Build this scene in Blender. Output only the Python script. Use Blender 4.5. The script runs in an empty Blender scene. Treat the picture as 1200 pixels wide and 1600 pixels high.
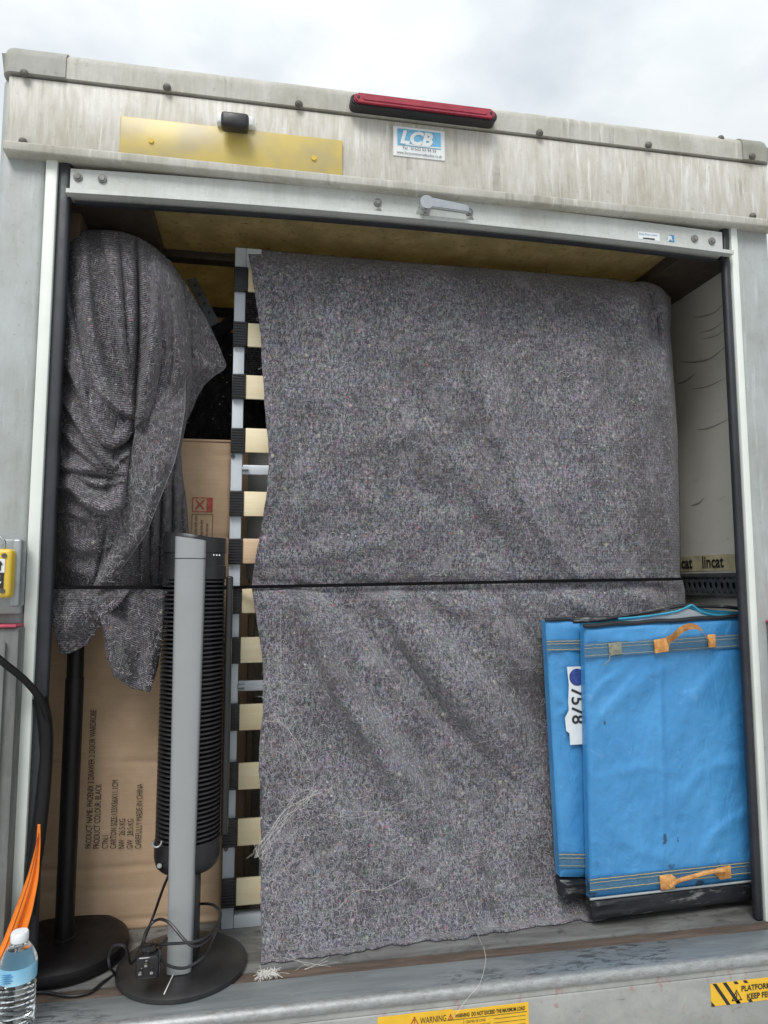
import bpy, bmesh, math, random
import numpy as np
from mathutils import Vector, Matrix
random.seed(7); rng = np.random.default_rng(11)
scene = bpy.context.scene
C = scene.collection

# ------------------------------------------------------------------ camera
F, PITCH, YAW, ROLL, CX, CD, CZ = 1089.32, .0972, .1798, -.0006, -.3843, 1.6307, .9277
_f = Vector((math.sin(YAW)*math.cos(PITCH), math.cos(YAW)*math.cos(PITCH), math.sin(PITCH)))
_r = Vector((math.cos(YAW), -math.sin(YAW), 0)); _u = _r.cross(_f)
R_ = math.cos(ROLL)*_r + math.sin(ROLL)*_u; U_ = -math.sin(ROLL)*_r + math.cos(ROLL)*_u
cam_d = bpy.data.cameras.new('camera'); cam = bpy.data.objects.new('camera', cam_d); C.objects.link(cam)
cam_d.sensor_width = 36; cam_d.lens = F/1600*36; cam_d.clip_start = .02; cam_d.clip_end = 2000
cam.matrix_world = Matrix((( R_.x, U_.x, -_f.x, CX), (R_.y, U_.y, -_f.y, -CD), (R_.z, U_.z, -_f.z, CZ), (0,0,0,1)))
scene.camera = cam

# ------------------------------------------------------------------ world, sun, exposure
SUN_EL, SUN_AZ = math.radians(52), math.radians(205)          # azimuth from +Y clockwise: behind the camera
world = bpy.data.worlds.new('World'); scene.world = world; world.use_nodes = True
wn = world.node_tree.nodes; wl = world.node_tree.links; wn.clear()
out = wn.new('ShaderNodeOutputWorld'); bg = wn.new('ShaderNodeBackground'); bg.inputs['Strength'].default_value = .1
sky = wn.new('ShaderNodeTexSky'); sky.sky_type = 'NISHITA'; sky.sun_disc = False
sky.sun_elevation = SUN_EL; sky.sun_rotation = SUN_AZ
tc = wn.new('ShaderNodeTexCoord'); mp = wn.new('ShaderNodeMapping'); mp.inputs['Scale'].default_value = (1, 1, 1.8)
mp.inputs['Location'].default_value = (.55, .1, .2)
n1 = wn.new('ShaderNodeTexNoise'); n1.inputs['Scale'].default_value = 3.2; n1.inputs['Detail'].default_value = 7; n1.inputs['Roughness'].default_value = .5
cr = wn.new('ShaderNodeValToRGB'); cr.color_ramp.elements[0].position = .36; cr.color_ramp.elements[0].color = (.7,.7,.7,1)
cr.color_ramp.elements[1].position = .56; cr.color_ramp.elements[1].color = (1,1,1,1)
n2 = wn.new('ShaderNodeTexNoise'); n2.inputs['Scale'].default_value = 5.5; n2.inputs['Detail'].default_value = 6
cr2 = wn.new('ShaderNodeValToRGB'); cr2.color_ramp.elements[0].position = .3; cr2.color_ramp.elements[0].color = (6.3,6.75,7.0,1)
cr2.color_ramp.elements[1].position = .68; cr2.color_ramp.elements[1].color = (7.5,7.75,7.85,1)
mx = wn.new('ShaderNodeMix'); mx.data_type = 'RGBA'
wl.new(tc.outputs['Generated'], mp.inputs['Vector']); wl.new(mp.outputs[0], n1.inputs['Vector']); wl.new(mp.outputs[0], n2.inputs['Vector'])
wl.new(n1.outputs[0], cr.inputs[0]); wl.new(n2.outputs[0], cr2.inputs[0])
sx = wn.new('ShaderNodeSeparateXYZ'); wl.new(tc.outputs['Generated'], sx.inputs[0])
mr = wn.new('ShaderNodeMapRange'); mr.inputs[1].default_value = 0; mr.inputs[2].default_value = 1; mr.inputs[3].default_value = .42; mr.inputs[4].default_value = 1.22; wl.new(sx.outputs[2], mr.inputs[0])
vm = wn.new('ShaderNodeVectorMath'); vm.operation = 'SCALE'; wl.new(cr2.outputs[0], vm.inputs[0]); wl.new(mr.outputs[0], vm.inputs['Scale'])
wl.new(cr.outputs[0], mx.inputs[0]); wl.new(sky.outputs[0], mx.inputs[6]); wl.new(vm.outputs[0], mx.inputs[7])
wl.new(mx.outputs[2], bg.inputs[0]); wl.new(bg.outputs[0], out.inputs[0])
sd = bpy.data.lights.new('sun', 'SUN'); sd.energy = 1.5; sd.angle = math.radians(25); sd.color = (1, .97, .93)
sun = bpy.data.objects.new('sun', sd); C.objects.link(sun)
sdir = Vector((math.sin(SUN_AZ)*math.cos(SUN_EL), math.cos(SUN_AZ)*math.cos(SUN_EL), math.sin(SUN_EL)))
sun.rotation_euler = sdir.to_track_quat('Z', 'Y').to_euler(); sun.location = sdir*30
vs_ = scene.view_settings; scene.display_settings.display_device = 'sRGB'
vs_.view_transform = 'Standard'; vs_.look = 'None'; vs_.gamma = 1; vs_.use_curve_mapping = False; vs_.exposure = .62
scene.cycles.max_bounces = 10; scene.cycles.diffuse_bounces = 6; scene.cycles.transparent_max_bounces = 12

# ------------------------------------------------------------------ helpers
def P(px, py, Y):
    """the point of the depth plane y = Y seen at a pixel of the photograph"""
    d = _f*F + R_*(px-600) + U_*(800-py)
    return Vector((CX, -CD, CZ)) + d*((Y+CD)/d.y)
def PA(px, py, Y):
    px, py, Y = np.broadcast_arrays(np.asarray(px, float), np.asarray(py, float), np.asarray(Y, float))
    d = [_f[i]*F + R_[i]*(px-600) + U_[i]*(800-py) for i in range(3)]
    t = (Y+CD)/d[1]
    return np.stack([CX+d[0]*t, Y+0*t, CZ+d[2]*t], -1)
def PF(px, py, z):
    """the point of the level z seen at a pixel"""
    d = _f*F + R_*(px-600) + U_*(800-py)
    return Vector((CX, -CD, CZ)) + d*((z-CZ)/d.z)
FZ = .08                                                       # level of the load floor and the sill

def tag(o, label=None, cat=None, group=None, kind=None):
    if label: o['label'] = label
    if cat: o['category'] = cat
    if group: o['group'] = group
    if kind: o['kind'] = kind
    return o
def thing(name, loc, label, cat, group=None):
    o = bpy.data.objects.new(name, None); C.objects.link(o); o.location = loc; o.empty_display_size = .1
    return tag(o, label, cat, group)
def base_of(p):
    v = Vector((0,0,0))
    while p: v += p.location; p = p.parent
    return v
def link(name, me, m, parent=None, kind=None):
    o = bpy.data.objects.new(name, me); C.objects.link(o)
    if m and len(me.materials) == 0: me.materials.append(m)
    if parent: adopt(o, parent)
    if kind: o['kind'] = kind
    return o
def adopt(o, parent):
    o.parent = parent
    # all meshes are modelled in place: undo every ancestor's offset
    if parent.type == 'EMPTY': o.matrix_parent_inverse = Matrix.Translation(-parent.location)
    else: o.matrix_parent_inverse = Matrix.Translation(-parent.location) if parent.get('moved') else Matrix.Identity(4)
def from_bm(name, bm, m, parent=None, smooth=True, kind=None):
    bmesh.ops.recalc_face_normals(bm, faces=bm.faces)
    me = bpy.data.meshes.new(name); bm.to_mesh(me); bm.free()
    if smooth:
        me.shade_smooth()
        try: me.set_sharp_from_angle(angle=math.radians(35))
        except Exception: pass
    return link(name, me, m, parent, kind)
def add_box(bm, x0, x1, y0, y1, z0, z1, bev=0, seg=2):
    r = bmesh.ops.create_cube(bm, size=1)
    vs = r['verts']
    for v in vs:
        v.co = Vector(((x0+x1)/2+v.co.x*(x1-x0), (y0+y1)/2+v.co.y*(y1-y0), (z0+z1)/2+v.co.z*(z1-z0)))
    if bev:
        es = list({e for v in vs for e in v.link_edges})
        bmesh.ops.bevel(bm, geom=es, offset=bev, segments=seg, affect='EDGES', profile=.5)
def box(name, x0, x1, y0, y1, z0, z1, m, parent=None, bev=.002, seg=2):
    bm = bmesh.new(); add_box(bm, x0, x1, y0, y1, z0, z1, bev, seg)
    return from_bm(name, bm, m, parent)
def add_cyl(bm, p0, p1, r0, r1=None, n=20, caps=True):
    p0, p1 = Vector(p0), Vector(p1); r1 = r0 if r1 is None else r1
    q = (p1-p0).to_track_quat('Z', 'Y').to_matrix()
    a = [bm.verts.new(p0+q@Vector((math.cos(t)*r0, math.sin(t)*r0, 0))) for t in [2*math.pi*i/n for i in range(n)]]
    b = [bm.verts.new(p1+q@Vector((math.cos(t)*r1, math.sin(t)*r1, 0))) for t in [2*math.pi*i/n for i in range(n)]]
    for i in range(n): bm.faces.new((a[i], a[(i+1)%n], b[(i+1)%n], b[i]))
    if caps: bm.faces.new(a[::-1]); bm.faces.new(b)
def cyl(name, p0, p1, r0, m, parent=None, r1=None, n=20):
    bm = bmesh.new(); add_cyl(bm, p0, p1, r0, r1, n); return from_bm(name, bm, m, parent)
def add_lathe(bm, c, prof, n=40, sx=1, sy=1):
    c = Vector(c); rings = []
    for r, z in prof:
        rings.append([bm.verts.new(c+Vector((math.cos(2*math.pi*i/n)*r*sx, math.sin(2*math.pi*i/n)*r*sy, z))) for i in range(n)])
    for a, b in zip(rings, rings[1:]):
        for i in range(n): bm.faces.new((a[i], a[(i+1)%n], b[(i+1)%n], b[i]))
    bm.faces.new(rings[0][::-1]); bm.faces.new(rings[-1])
def lathe(name, c, prof, m, parent=None, n=40, sx=1, sy=1):
    bm = bmesh.new(); add_lathe(bm, c, prof, n, sx, sy); return from_bm(name, bm, m, parent)
def catmull(pts, k=8):
    pts = [Vector(p) for p in pts]; Q = [2*pts[0]-pts[1]]+pts+[2*pts[-1]-pts[-2]]; o = []
    for i in range(1, len(Q)-2):
        a, b, c, d = Q[i-1:i+3]
        for j in range(k):
            t = j/k
            o.append(.5*((2*b)+(c-a)*t+(2*a-5*b+4*c-d)*t*t+(3*b-a-3*c+d)*t**3))
    return o+[pts[-1]]
def add_tube(bm, pts, r, n=10, k=8):
    pts = catmull(pts, k) if k else [Vector(p) for p in pts]
    rings = []; N = None
    for i, p in enumerate(pts):
        t = (pts[min(i+1, len(pts)-1)]-pts[max(i-1, 0)]).normalized()
        if N is None: N = t.orthogonal().normalized()
        N = (N-t*N.dot(t)).normalized(); B = t.cross(N)
        rings.append([bm.verts.new(p+(N*math.cos(2*math.pi*j/n)+B*math.sin(2*math.pi*j/n))*r) for j in range(n)])
    for a, b in zip(rings, rings[1:]):
        for j in range(n): bm.faces.new((a[j], a[(j+1)%n], b[(j+1)%n], b[j]))
    bm.faces.new(rings[0][::-1]); bm.faces.new(rings[-1])
def tube(name, pts, r, m, parent=None, n=10, k=8):
    bm = bmesh.new(); add_tube(bm, pts, r, n, k); return from_bm(name, bm, m, parent)
def add_prism(bm, pts, d):
    """closed outline (world points) pushed along the vector d"""
    a = [bm.verts.new(Vector(p)) for p in pts]; b = [bm.verts.new(Vector(p)+Vector(d)) for p in pts]; n = len(a)
    bm.faces.new(a[::-1]); bm.faces.new(b)
    for i in range(n): bm.faces.new((a[i], a[(i+1)%n], b[(i+1)%n], b[i]))
def prism(name, pts, d, m, parent=None, bev=0):
    bm = bmesh.new(); add_prism(bm, pts, d)
    if bev: bmesh.ops.bevel(bm, geom=bm.edges[:], offset=bev, segments=2, affect='EDGES', profile=.5)
    return from_bm(name, bm, m, parent)
def profile_x(name, prof, x0, x1, m, parent=None, bev=0):      # (y, z) outline swept along x
    return prism(name, [(x0, y, z) for y, z in prof], (x1-x0, 0, 0), m, parent, bev)
FACE = Matrix(((1,0,0),(0,0,-1),(0,1,0)))                      # lettering facing -Y
UPW = Matrix(((0,-1,0),(0,0,-1),(1,0,0)))                      # reading upwards, facing -Y
DNW = Matrix(((0,1,0),(0,0,-1),(-1,0,0)))                      # reading downwards, facing -Y
SIDE = Matrix(((0,0,-1),(-1,0,0),(0,1,0)))                     # on the right wall, facing -X
def text(body, loc, size, m, parent, rot=FACE, sx=1, align='LEFT', name='lettering', shear=0, bold=0):
    cu = bpy.data.curves.new(name, 'FONT'); cu.body = body; cu.size = size; cu.align_x = align; cu.align_y = 'BOTTOM_BASELINE'
    cu.shear = shear; cu.offset = bold; cu.resolution_u = 3; cu.materials.append(m)
    o = bpy.data.objects.new(name, cu); C.objects.link(o)
    M = rot.to_4x4() @ Matrix.Diagonal((sx, 1, 1, 1)); M.translation = Vector(loc)
    adopt(o, parent); o.matrix_basis = M
    return o
def copies(proto, name, offs, parent):
    for v in offs:
        o = proto.copy(); o.name = name; C.objects.link(o); o.location = Vector(v)
        o.parent = parent; o.matrix_parent_inverse = proto.matrix_parent_inverse.copy()

# ------------------------------------------------------------------ noise for sculpting (numpy)
def vnoise(x, y, seed):
    g = np.random.default_rng(seed).random((64, 64))
    xi, yi = np.floor(x).astype(int), np.floor(y).astype(int); fx, fy = x-xi, y-yi
    fx = fx*fx*fx*(fx*(fx*6-15)+10); fy = fy*fy*fy*(fy*(fy*6-15)+10)
    a = g[xi%64, yi%64]; b = g[(xi+1)%64, yi%64]; c = g[xi%64, (yi+1)%64]; d = g[(xi+1)%64, (yi+1)%64]
    return (a*(1-fx)+b*fx)*(1-fy)+(c*(1-fx)+d*fx)*fy-.5
def fbm(x, y, seed, oct=4, gain=.5):
    s = 0; a = 1
    for i in range(oct):
        s = s+a*vnoise(x*2**i+13.7*i, y*2**i+7.3*i, seed+i); a *= gain
    return s
def ridge(X, Y, pts, w0, w1, amp, taper=True):
    """a fold along a pixel polyline: w0 / w1 its widths on the left and right of travel"""
    best = np.full(X.shape, 1e9); sd = np.zeros(X.shape); tt = np.zeros(X.shape)
    pts = catmull([(x, y, 0) for x, y in pts], 6)
    L = [0]
    for a, b in zip(pts, pts[1:]): L.append(L[-1]+(b-a).length)
    for i, (a, b) in enumerate(zip(pts, pts[1:])):
        dx, dy = b.x-a.x, b.y-a.y; l2 = dx*dx+dy*dy+1e-9
        t = np.clip(((X-a.x)*dx+(Y-a.y)*dy)/l2, 0, 1)
        ex, ey = X-(a.x+t*dx), Y-(a.y+t*dy); d = np.hypot(ex, ey)
        s = np.sign(dx*ey-dy*ex); k = d < best
        best = np.where(k, d, best); sd = np.where(k, s, sd); tt = np.where(k, (L[i]+t*(L[i+1]-L[i]))/L[-1], tt)
    w = np.where(sd > 0, w1, w0)
    h = np.exp(-(best/w)**2)
    if taper: h = h*np.clip(np.sin(np.pi*np.clip(tt*.9+.05, 0, 1)), 0, 1)**.6
    return amp*h
def curve_xy(pts, n, smooth=0):
    p = np.array(pts, float); d = np.r_[0, np.cumsum(np.hypot(*np.diff(p, axis=0).T))]; d /= d[-1]
    t = np.linspace(0, 1, n); q = np.stack([np.interp(t, d, p[:, 0]), np.interp(t, d, p[:, 1])], -1)
    for _ in range(smooth):
        r = q.copy(); r[1:-1] = (q[:-2]+2*q[1:-1]+q[2:])/4; q = r
    return q
def patch(top, bot, left, right, nu, nv, smooth=4):
    T, B = curve_xy(top, nu, smooth), curve_xy(bot, nu, smooth); L, Rr = curve_xy(left, nv, smooth), curve_xy(right, nv, smooth)
    u = np.linspace(0, 1, nu)[None, :, None]; v = np.linspace(0, 1, nv)[:, None, None]
    S = (1-v)*T[None]+v*B[None]+(1-u)*L[:, None]+u*Rr[:, None]-((1-u)*(1-v)*T[0]+u*(1-v)*T[-1]+(1-u)*v*B[0]+u*v*B[-1])
    return S[..., 0], S[..., 1], np.broadcast_to(u[..., 0], S.shape[:2]), np.broadcast_to(v[..., 0], S.shape[:2])
def grid_arrays(co):
    nv, nu = co.shape[:2]; i = np.arange(nv*nu).reshape(nv, nu)
    f = np.stack([i[:-1, :-1], i[1:, :-1], i[1:, 1:], i[:-1, 1:]], -1).reshape(-1, 4)
    return co.reshape(-1, 3), f
def mesh_np(name, co, faces, uv=None):
    me = bpy.data.meshes.new(name); nf, k = faces.shape
    me.vertices.add(len(co)); me.vertices.foreach_set('co', co.astype(np.float32).ravel())
    me.loops.add(nf*k); me.loops.foreach_set('vertex_index', faces.astype(np.int32).ravel())
    me.polygons.add(nf); me.polygons.foreach_set('loop_start', np.arange(0, nf*k, k, dtype=np.int32))
    me.update(calc_edges=True)
    if uv is not None:
        l = me.uv_layers.new(name='UVMap'); l.data.foreach_set('uv', uv[faces.ravel()].astype(np.float32).ravel())
    me.shade_smooth(); me.validate(); return me
def sheets(name, parts, m, parent=None, thick=.003):
    """several grids (co, uv) joined into one cloth mesh with thickness"""
    cs, fs, us, k = [], [], [], 0
    for co, uv in parts:
        c, f = grid_arrays(co); cs.append(c); fs.append(f+k); us.append(uv.reshape(-1, 2)); k += len(c)
    me = mesh_np(name, np.concatenate(cs), np.concatenate(fs), np.concatenate(us))
    o = link(name, me, m, parent)
    if thick:
        s = o.modifiers.new('thickness', 'SOLIDIFY'); s.thickness = thick; s.offset = 0
    return o
def strips(name, paths, w, m, parent=None, kind=None):
    """many thin threads: every path is an (n,3) array, a flat ribbon of width w seen square on"""
    cs, fs, k = [], [], 0
    for p in paths:
        n = len(p); t = np.gradient(p, axis=0); side = np.stack([-t[:, 2], 0*t[:, 0], t[:, 0]], -1)
        side /= np.linalg.norm(side, axis=1)[:, None]+1e-9
        ww = w*(.6+.8*rng.random())
        c = np.empty((n, 3, 3)); c[:, 0] = p-side*ww/2; c[:, 2] = p+side*ww/2; c[:, 1] = p+np.array([0, -ww/2, 0])
        i = np.arange(n-1)*3
        f = np.concatenate([np.stack([i, i+1, i+4, i+3], -1), np.stack([i+1, i+2, i+5, i+4], -1)])
        cs.append(c.reshape(-1, 3)); fs.append(f+k); k += 3*n
    return link(name, mesh_np(name, np.concatenate(cs), np.concatenate(fs)), m, parent, kind)

# ------------------------------------------------------------------ materials
class NT:
    def __init__(s, name, rough=.6, metal=0., spec=.5):
        s.m = bpy.data.materials.new(name); s.m.use_nodes = True; s.t = s.m.node_tree; s.b = s.t.nodes['Principled BSDF']
        s.b.inputs['Roughness'].default_value = rough; s.b.inputs['Metallic'].default_value = metal
        s.b.inputs['Specular IOR Level'].default_value = spec
        s.tc = s.t.nodes.new('ShaderNodeTexCoord'); s.obj = s.tc.outputs['Object']; s.uv = s.tc.outputs['UV']
        oi = s.t.nodes.new('ShaderNodeObjectInfo'); s.rand = oi.outputs['Random']
        va = s.t.nodes.new('ShaderNodeVectorMath'); va.operation = 'ADD'; s.t.links.new(s.obj, va.inputs[0])
        cm = s.t.nodes.new('ShaderNodeCombineXYZ'); ml = s.math('MULTIPLY', s.rand, 7.3); s.t.links.new(ml, cm.inputs[0]); s.t.links.new(ml, cm.inputs[2])
        s.t.links.new(cm.outputs[0], va.inputs[1]); s.robj = va.outputs[0]
    def set(s, i, v):
        if isinstance(v, bpy.types.NodeSocket): s.t.links.new(v, i)
        elif isinstance(v, (tuple, list)) and len(v) == 3 and i.type == 'RGBA': i.default_value = (*v, 1)
        else: i.default_value = v
    def math(s, op, a, b=0, clamp=False):
        n = s.t.nodes.new('ShaderNodeMath'); n.operation = op; n.use_clamp = clamp; s.set(n.inputs[0], a); s.set(n.inputs[1], b); return n.outputs[0]
    def map(s, scale=(1,1,1), vec=None, rot=(0,0,0), loc=(0,0,0)):
        n = s.t.nodes.new('ShaderNodeMapping'); s.set(n.inputs['Vector'], vec or s.obj); n.inputs['Scale'].default_value = scale
        n.inputs['Rotation'].default_value = rot; n.inputs['Location'].default_value = loc; return n.outputs[0]
    def noise(s, scale, detail=3, rough=.5, vec=None, dist=0, out=0):
        n = s.t.nodes.new('ShaderNodeTexNoise'); n.inputs['Scale'].default_value = scale; n.inputs['Detail'].default_value = detail
        n.inputs['Roughness'].default_value = rough; n.inputs['Distortion'].default_value = dist; s.set(n.inputs['Vector'], vec or s.obj); return n.outputs[out]
    def voro(s, scale, vec=None, feat='F1', out='Distance', rnd=1):
        n = s.t.nodes.new('ShaderNodeTexVoronoi'); n.feature = feat; n.inputs['Scale'].default_value = scale; n.inputs['Randomness'].default_value = rnd
        s.set(n.inputs['Vector'], vec or s.obj); return n.outputs[out]
    def wave(s, scale, vec=None, dist=0, axis='X', detail=2, dscale=1, prof='SIN'):
        n = s.t.nodes.new('ShaderNodeTexWave'); n.bands_direction = axis; n.inputs['Scale'].default_value = scale; n.wave_profile = prof
        n.inputs['Distortion'].default_value = dist; n.inputs['Detail'].default_value = detail; n.inputs['Detail Scale'].default_value = dscale
        s.set(n.inputs['Vector'], vec or s.obj); return n.outputs[1]
    def ramp(s, fac, stops, interp='LINEAR'):
        n = s.t.nodes.new('ShaderNodeValToRGB'); n.color_ramp.interpolation = interp; e = n.color_ramp.elements
        while len(e) < len(stops): e.new(.5)
        for k, (p, c) in zip(e, stops):
            k.position = p; k.color = (*c, 1) if isinstance(c, (tuple, list)) else (c, c, c, 1)
        s.set(n.inputs[0], fac); return n.outputs[0]
    def mix(s, fac, a, b, mode='MIX'):
        n = s.t.nodes.new('ShaderNodeMix'); n.data_type = 'RGBA'; n.blend_type = mode; n.clamp_factor = True
        s.set(n.inputs[0], fac); s.set(n.inputs[6], a); s.set(n.inputs[7], b); return n.outputs[2]
    def bump(s, h, strength=.3, dist=.002, prev=None):
        n = s.t.nodes.new('ShaderNodeBump'); n.inputs['Strength'].default_value = strength; n.inputs['Distance'].default_value = dist
        s.set(n.inputs['Height'], h)
        if prev: s.t.links.new(prev, n.inputs['Normal'])
        s.t.links.new(n.outputs[0], s.b.inputs['Normal']); return n.outputs[0]
    def col(s, c): s.set(s.b.inputs['Base Color'], c); return s
    def rough(s, r): s.set(s.b.inputs['Roughness'], r); return s

def plain(name, c, rough=.6, metal=0., var=.12, scale=18, bump=.0, spec=.5):
    m = NT(name, rough, metal, spec)
    f = m.noise(scale, 5, .6, m.robj)
    m.col(m.mix(m.ramp(f, [(.3, 0.), (.7, 1.)]), tuple(x*(1-var) for x in c), tuple(min(1, x*(1+var)) for x in c)))
    m.rough(m.ramp(m.noise(scale*2.3, 4, .6, m.robj), [(.3, max(0, rough-.1)), (.7, min(1, rough+.1))]))
    if bump: m.bump(m.noise(scale*6, 4, .6, m.robj), bump, .002)
    return m.m

def felt(name, dark, light, grain=330, knit=0, stripes=None):
    m = NT(name, .95, 0, .12)
    a = m.noise(grain, 3, .75)
    b = m.noise(grain*.45, 2, .6, m.map((1, 1, .55)))
    fib = m.noise(1, 2, .6, m.map((620, 620, 110), None, (0, .5, 0)))
    fib2 = m.noise(1, 2, .6, m.map((620, 620, 110), None, (0, -.9, 0)))
    s = m.math('ADD', m.math('MULTIPLY', a, .55), m.math('MULTIPLY', b, .45))
    c = m.ramp(s, [(.33, tuple(x*.35 for x in dark)), (.47, dark), (.55, tuple((x+y)/2 for x, y in zip(dark, light))), (.68, light)])
    c = m.mix(m.ramp(fib, [(.60, 0.), (.72, .75)]), c, tuple(min(1, x*1.5) for x in light))
    c = m.mix(m.ramp(fib2, [(.60, 0.), (.72, .6)]), c, tuple(min(1, x*1.35) for x in light))
    big = m.ramp(m.noise(7, 4, .6), [(.32, .72), (.68, 1.2)])
    c = m.mix(1, c, big, 'MULTIPLY')
    for sc, col, th in ((75, (.36, .09, .13), .988), (90, (.13, .17, .30), .93), (60, (.50, .46, .38), .955), (110, (.62, .62, .66), .965), (85, (.30, .2, .12), .955)):
        cell = m.voro(sc, m.map((1, 1, 1), None, (0, 0, 0), (sc, sc*.3, 0)), out='Color'); d = m.voro(sc, m.map((1, 1, 1), None, (0, 0, 0), (sc, sc*.3, 0)))
        sp = m.t.nodes.new('ShaderNodeSeparateColor'); m.t.links.new(cell, sp.inputs[0])
        k = m.math('MULTIPLY', m.math('GREATER_THAN', sp.outputs[0], th), m.ramp(m.math('ADD', d, m.math('MULTIPLY', m.math('SUBTRACT', a, .5), .6)), [(.12, .8), (.34, 0.)]))
        c = m.mix(k, c, col)
    c = m.mix(.36, c, m.noise(230, 2, .6, m.map((1, 1, 1), None, (0, 0, 0), (3, 3, 3)), 0, 1), 'OVERLAY')
    c = m.mix(.25, c, m.noise(38, 3, .6, m.map((1, 1, 1), None, (0, 0, 0), (1, 3, 5)), 0, 1), 'OVERLAY')
    hgt = m.math('ADD', m.math('MULTIPLY', s, .8), m.math('MULTIPLY', fib, .4))
    if knit:
        k1 = m.wave(knit, m.uv, .8, 'Y', 1, 4)
        k2 = m.wave(knit*.8, m.uv, 4.5, 'X', 2, 9)
        kk = m.math('MULTIPLY', k1, m.math('ADD', m.math('MULTIPLY', k2, .5), .5))
        c = m.mix(m.ramp(kk, [(.0, .6), (.5, 0.)]), c, tuple(x*.35 for x in dark))
        c = m.mix(m.ramp(kk, [(.55, 0.), (.95, .25)]), c, light)
        hgt = m.math('ADD', hgt, m.math('MULTIPLY', kk, .7))
    if stripes:                                                 # stitch lines, matted patches and old stains
        l1 = m.wave(48, m.map((1, 1, 1)), 1.2, 'X', 2, 6); l2 = m.wave(40, m.map((1, 1, 1)), 1.5, 'Z', 2, 6)
        c = m.mix(m.ramp(l1, [(0., .15), (.3, 0.)]), c, tuple(x*.3 for x in dark)); c = m.mix(m.ramp(l2, [(0., .12), (.28, 0.)]), c, tuple(x*.3 for x in dark))
        c = m.mix(m.ramp(m.noise(3.1, 5, .62, m.map((1, 1, .8), None, (0, .6, 0)), .6), [(.50, 0.), (.68, .55)]), c, (.045, .040, .036))
        c = m.mix(m.ramp(m.noise(17, 4, .65), [(.54, 0.), (.7, .5)]), c, (.05, .046, .05)); c = m.mix(m.ramp(m.noise(13, 4, .65, m.map((1, 1, 1), None, (0, 0, 0), (3, 1, 2))), [(.56, 0.), (.72, .4)]), c, (.36, .35, .38))
        hgt = m.math('ADD', hgt, m.math('MULTIPLY', m.math('ADD', l1, l2), .10))
    m.col(c); m.bump(hgt, .9, .004)
    m.b.inputs['Sheen Weight'].default_value = .25; m.b.inputs['Sheen Roughness'].default_value = .6
    return m.m

def dirty(name, clean, dirt, streak=1., rough=.5, metal=0., amount=.5, drips=0):
    m = NT(name, rough, metal)
    st = m.noise(1, 6, .62, m.map((38, 38, 6.5), None, (0, .06, 0)), 1.1)
    st2 = m.noise(1, 5, .6, m.map((140, 140, 12)), .4)
    pt = m.noise(5, 6, .65)
    f = m.math('ADD', m.math('MULTIPLY', st, .45*streak), m.math('ADD', m.math('MULTIPLY', st2, .25*streak), m.math('MULTIPLY', pt, 1-.7*streak)))
    c = m.mix(m.ramp(f, [(.5-.13-amount*.08, 1.), (.5+.12-amount*.08+.05, 0.)]), clean, dirt)
    sp = m.noise(90, 4, .7)
    c = m.mix(m.ramp(sp, [(.60, 0.), (.75, .5)]), c, tuple(x*.5 for x in dirt))
    if drips:
        dr = m.noise(1, 5, .6, m.map((38, 38, 2.4), None, (0, 0, 0), (2, 0, 1)), .25); br = m.noise(1, 4, .6, m.map((3, 3, 9)))
        c = m.mix(m.math('MULTIPLY', m.ramp(dr, [(.57, 0.), (.66, drips)]), m.ramp(br, [(.42, 0.), (.6, 1.)])), c, tuple(x*.55 for x in dirt))
        c = m.mix(m.math('MULTIPLY', m.ramp(m.noise(1, 5, .6, m.map((70, 70, 6), None, (0, 0, 0), (5, 0, 4)), .3), [(.56, 0.), (.64, .8)]), m.ramp(m.noise(2.6, 4, .6), [(.4, 0.), (.6, 1.)])), c, tuple(min(1, x*1.15) for x in clean))
        c = m.mix(m.ramp(m.noise(2.2, 6, .65), [(.5, 0.), (.72, .5)]), c, dirt)
    m.col(c); m.rough(m.ramp(f, [(.35, min(1, rough+.2)), (.65, rough)])); m.bump(m.noise(60, 4, .6), .06, .002)
    return m.m

M = {}
M['grp_grey'] = dirty('pale_grey_paint', (.42, .46, .465), (.29, .305, .29), .45, .38, 0, .35, .25)
M['header'] = dirty('streaked_white_panel', (.67, .665, .635), (.40, .36, .275), .95, .45, 0, .55, .55)
M['trim'] = dirty('weathered_trim', (.52, .515, .48), (.31, .295, .235), .45, .55, 0, .55, .5)
M['cap'] = dirty('weathered_corner', (.36, .37, .34), (.22, .215, .17), .3, .55, 0, .6)
M['white_strip'] = plain('white_edge_strip', (.70, .74, .70), .4, 0, .06, 9)
M['rubber'] = plain('black_rubber', (.022, .025, .032), .5, 0, .3, 12)
M['alu'] = dirty('door_rail_aluminium', (.60, .63, .62), (.43, .44, .41), .5, .36, .15, .3)
M['steel_dark'] = plain('dark_steel', (.09, .095, .1), .5, .5, .3, 25, .1)
M['zinc'] = plain('galvanised_steel', (.33, .36, .37), .42, .55, .15, 30, .08)
M['chrome'] = plain('chrome', (.50, .51, .52), .2, 1., .05, 30)
M['rivet'] = plain('grey_rivet', (.12, .115, .10), .6, .2, .4, 60, .1)
M['column'] = dirty('column_paint', (.20, .21, .205), (.10, .10, .095), .9, .5, .2, .4)
M['bolt'] = plain('dull_bolt', (.20, .20, .19), .5, .3, .3, 60)
M['black'] = plain('black_plastic', (.016, .016, .018), .38, 0, .25, 20, .05)
M['black_matte'] = plain('matt_black_paint', (.008, .0075, .0085), .48, 0, .25, 14, .06, .3)
M['red_lens'] = plain('red_lens', (.34, .035, .06), .28, 0, .2, 22)
M['pink'] = plain('faded_red_plastic', (.48, .07, .12), .5, 0, .2, 40)
M['yellow'] = plain('yellow_plastic', (.66, .46, .05), .42, 0, .12, 25, .05)
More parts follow.
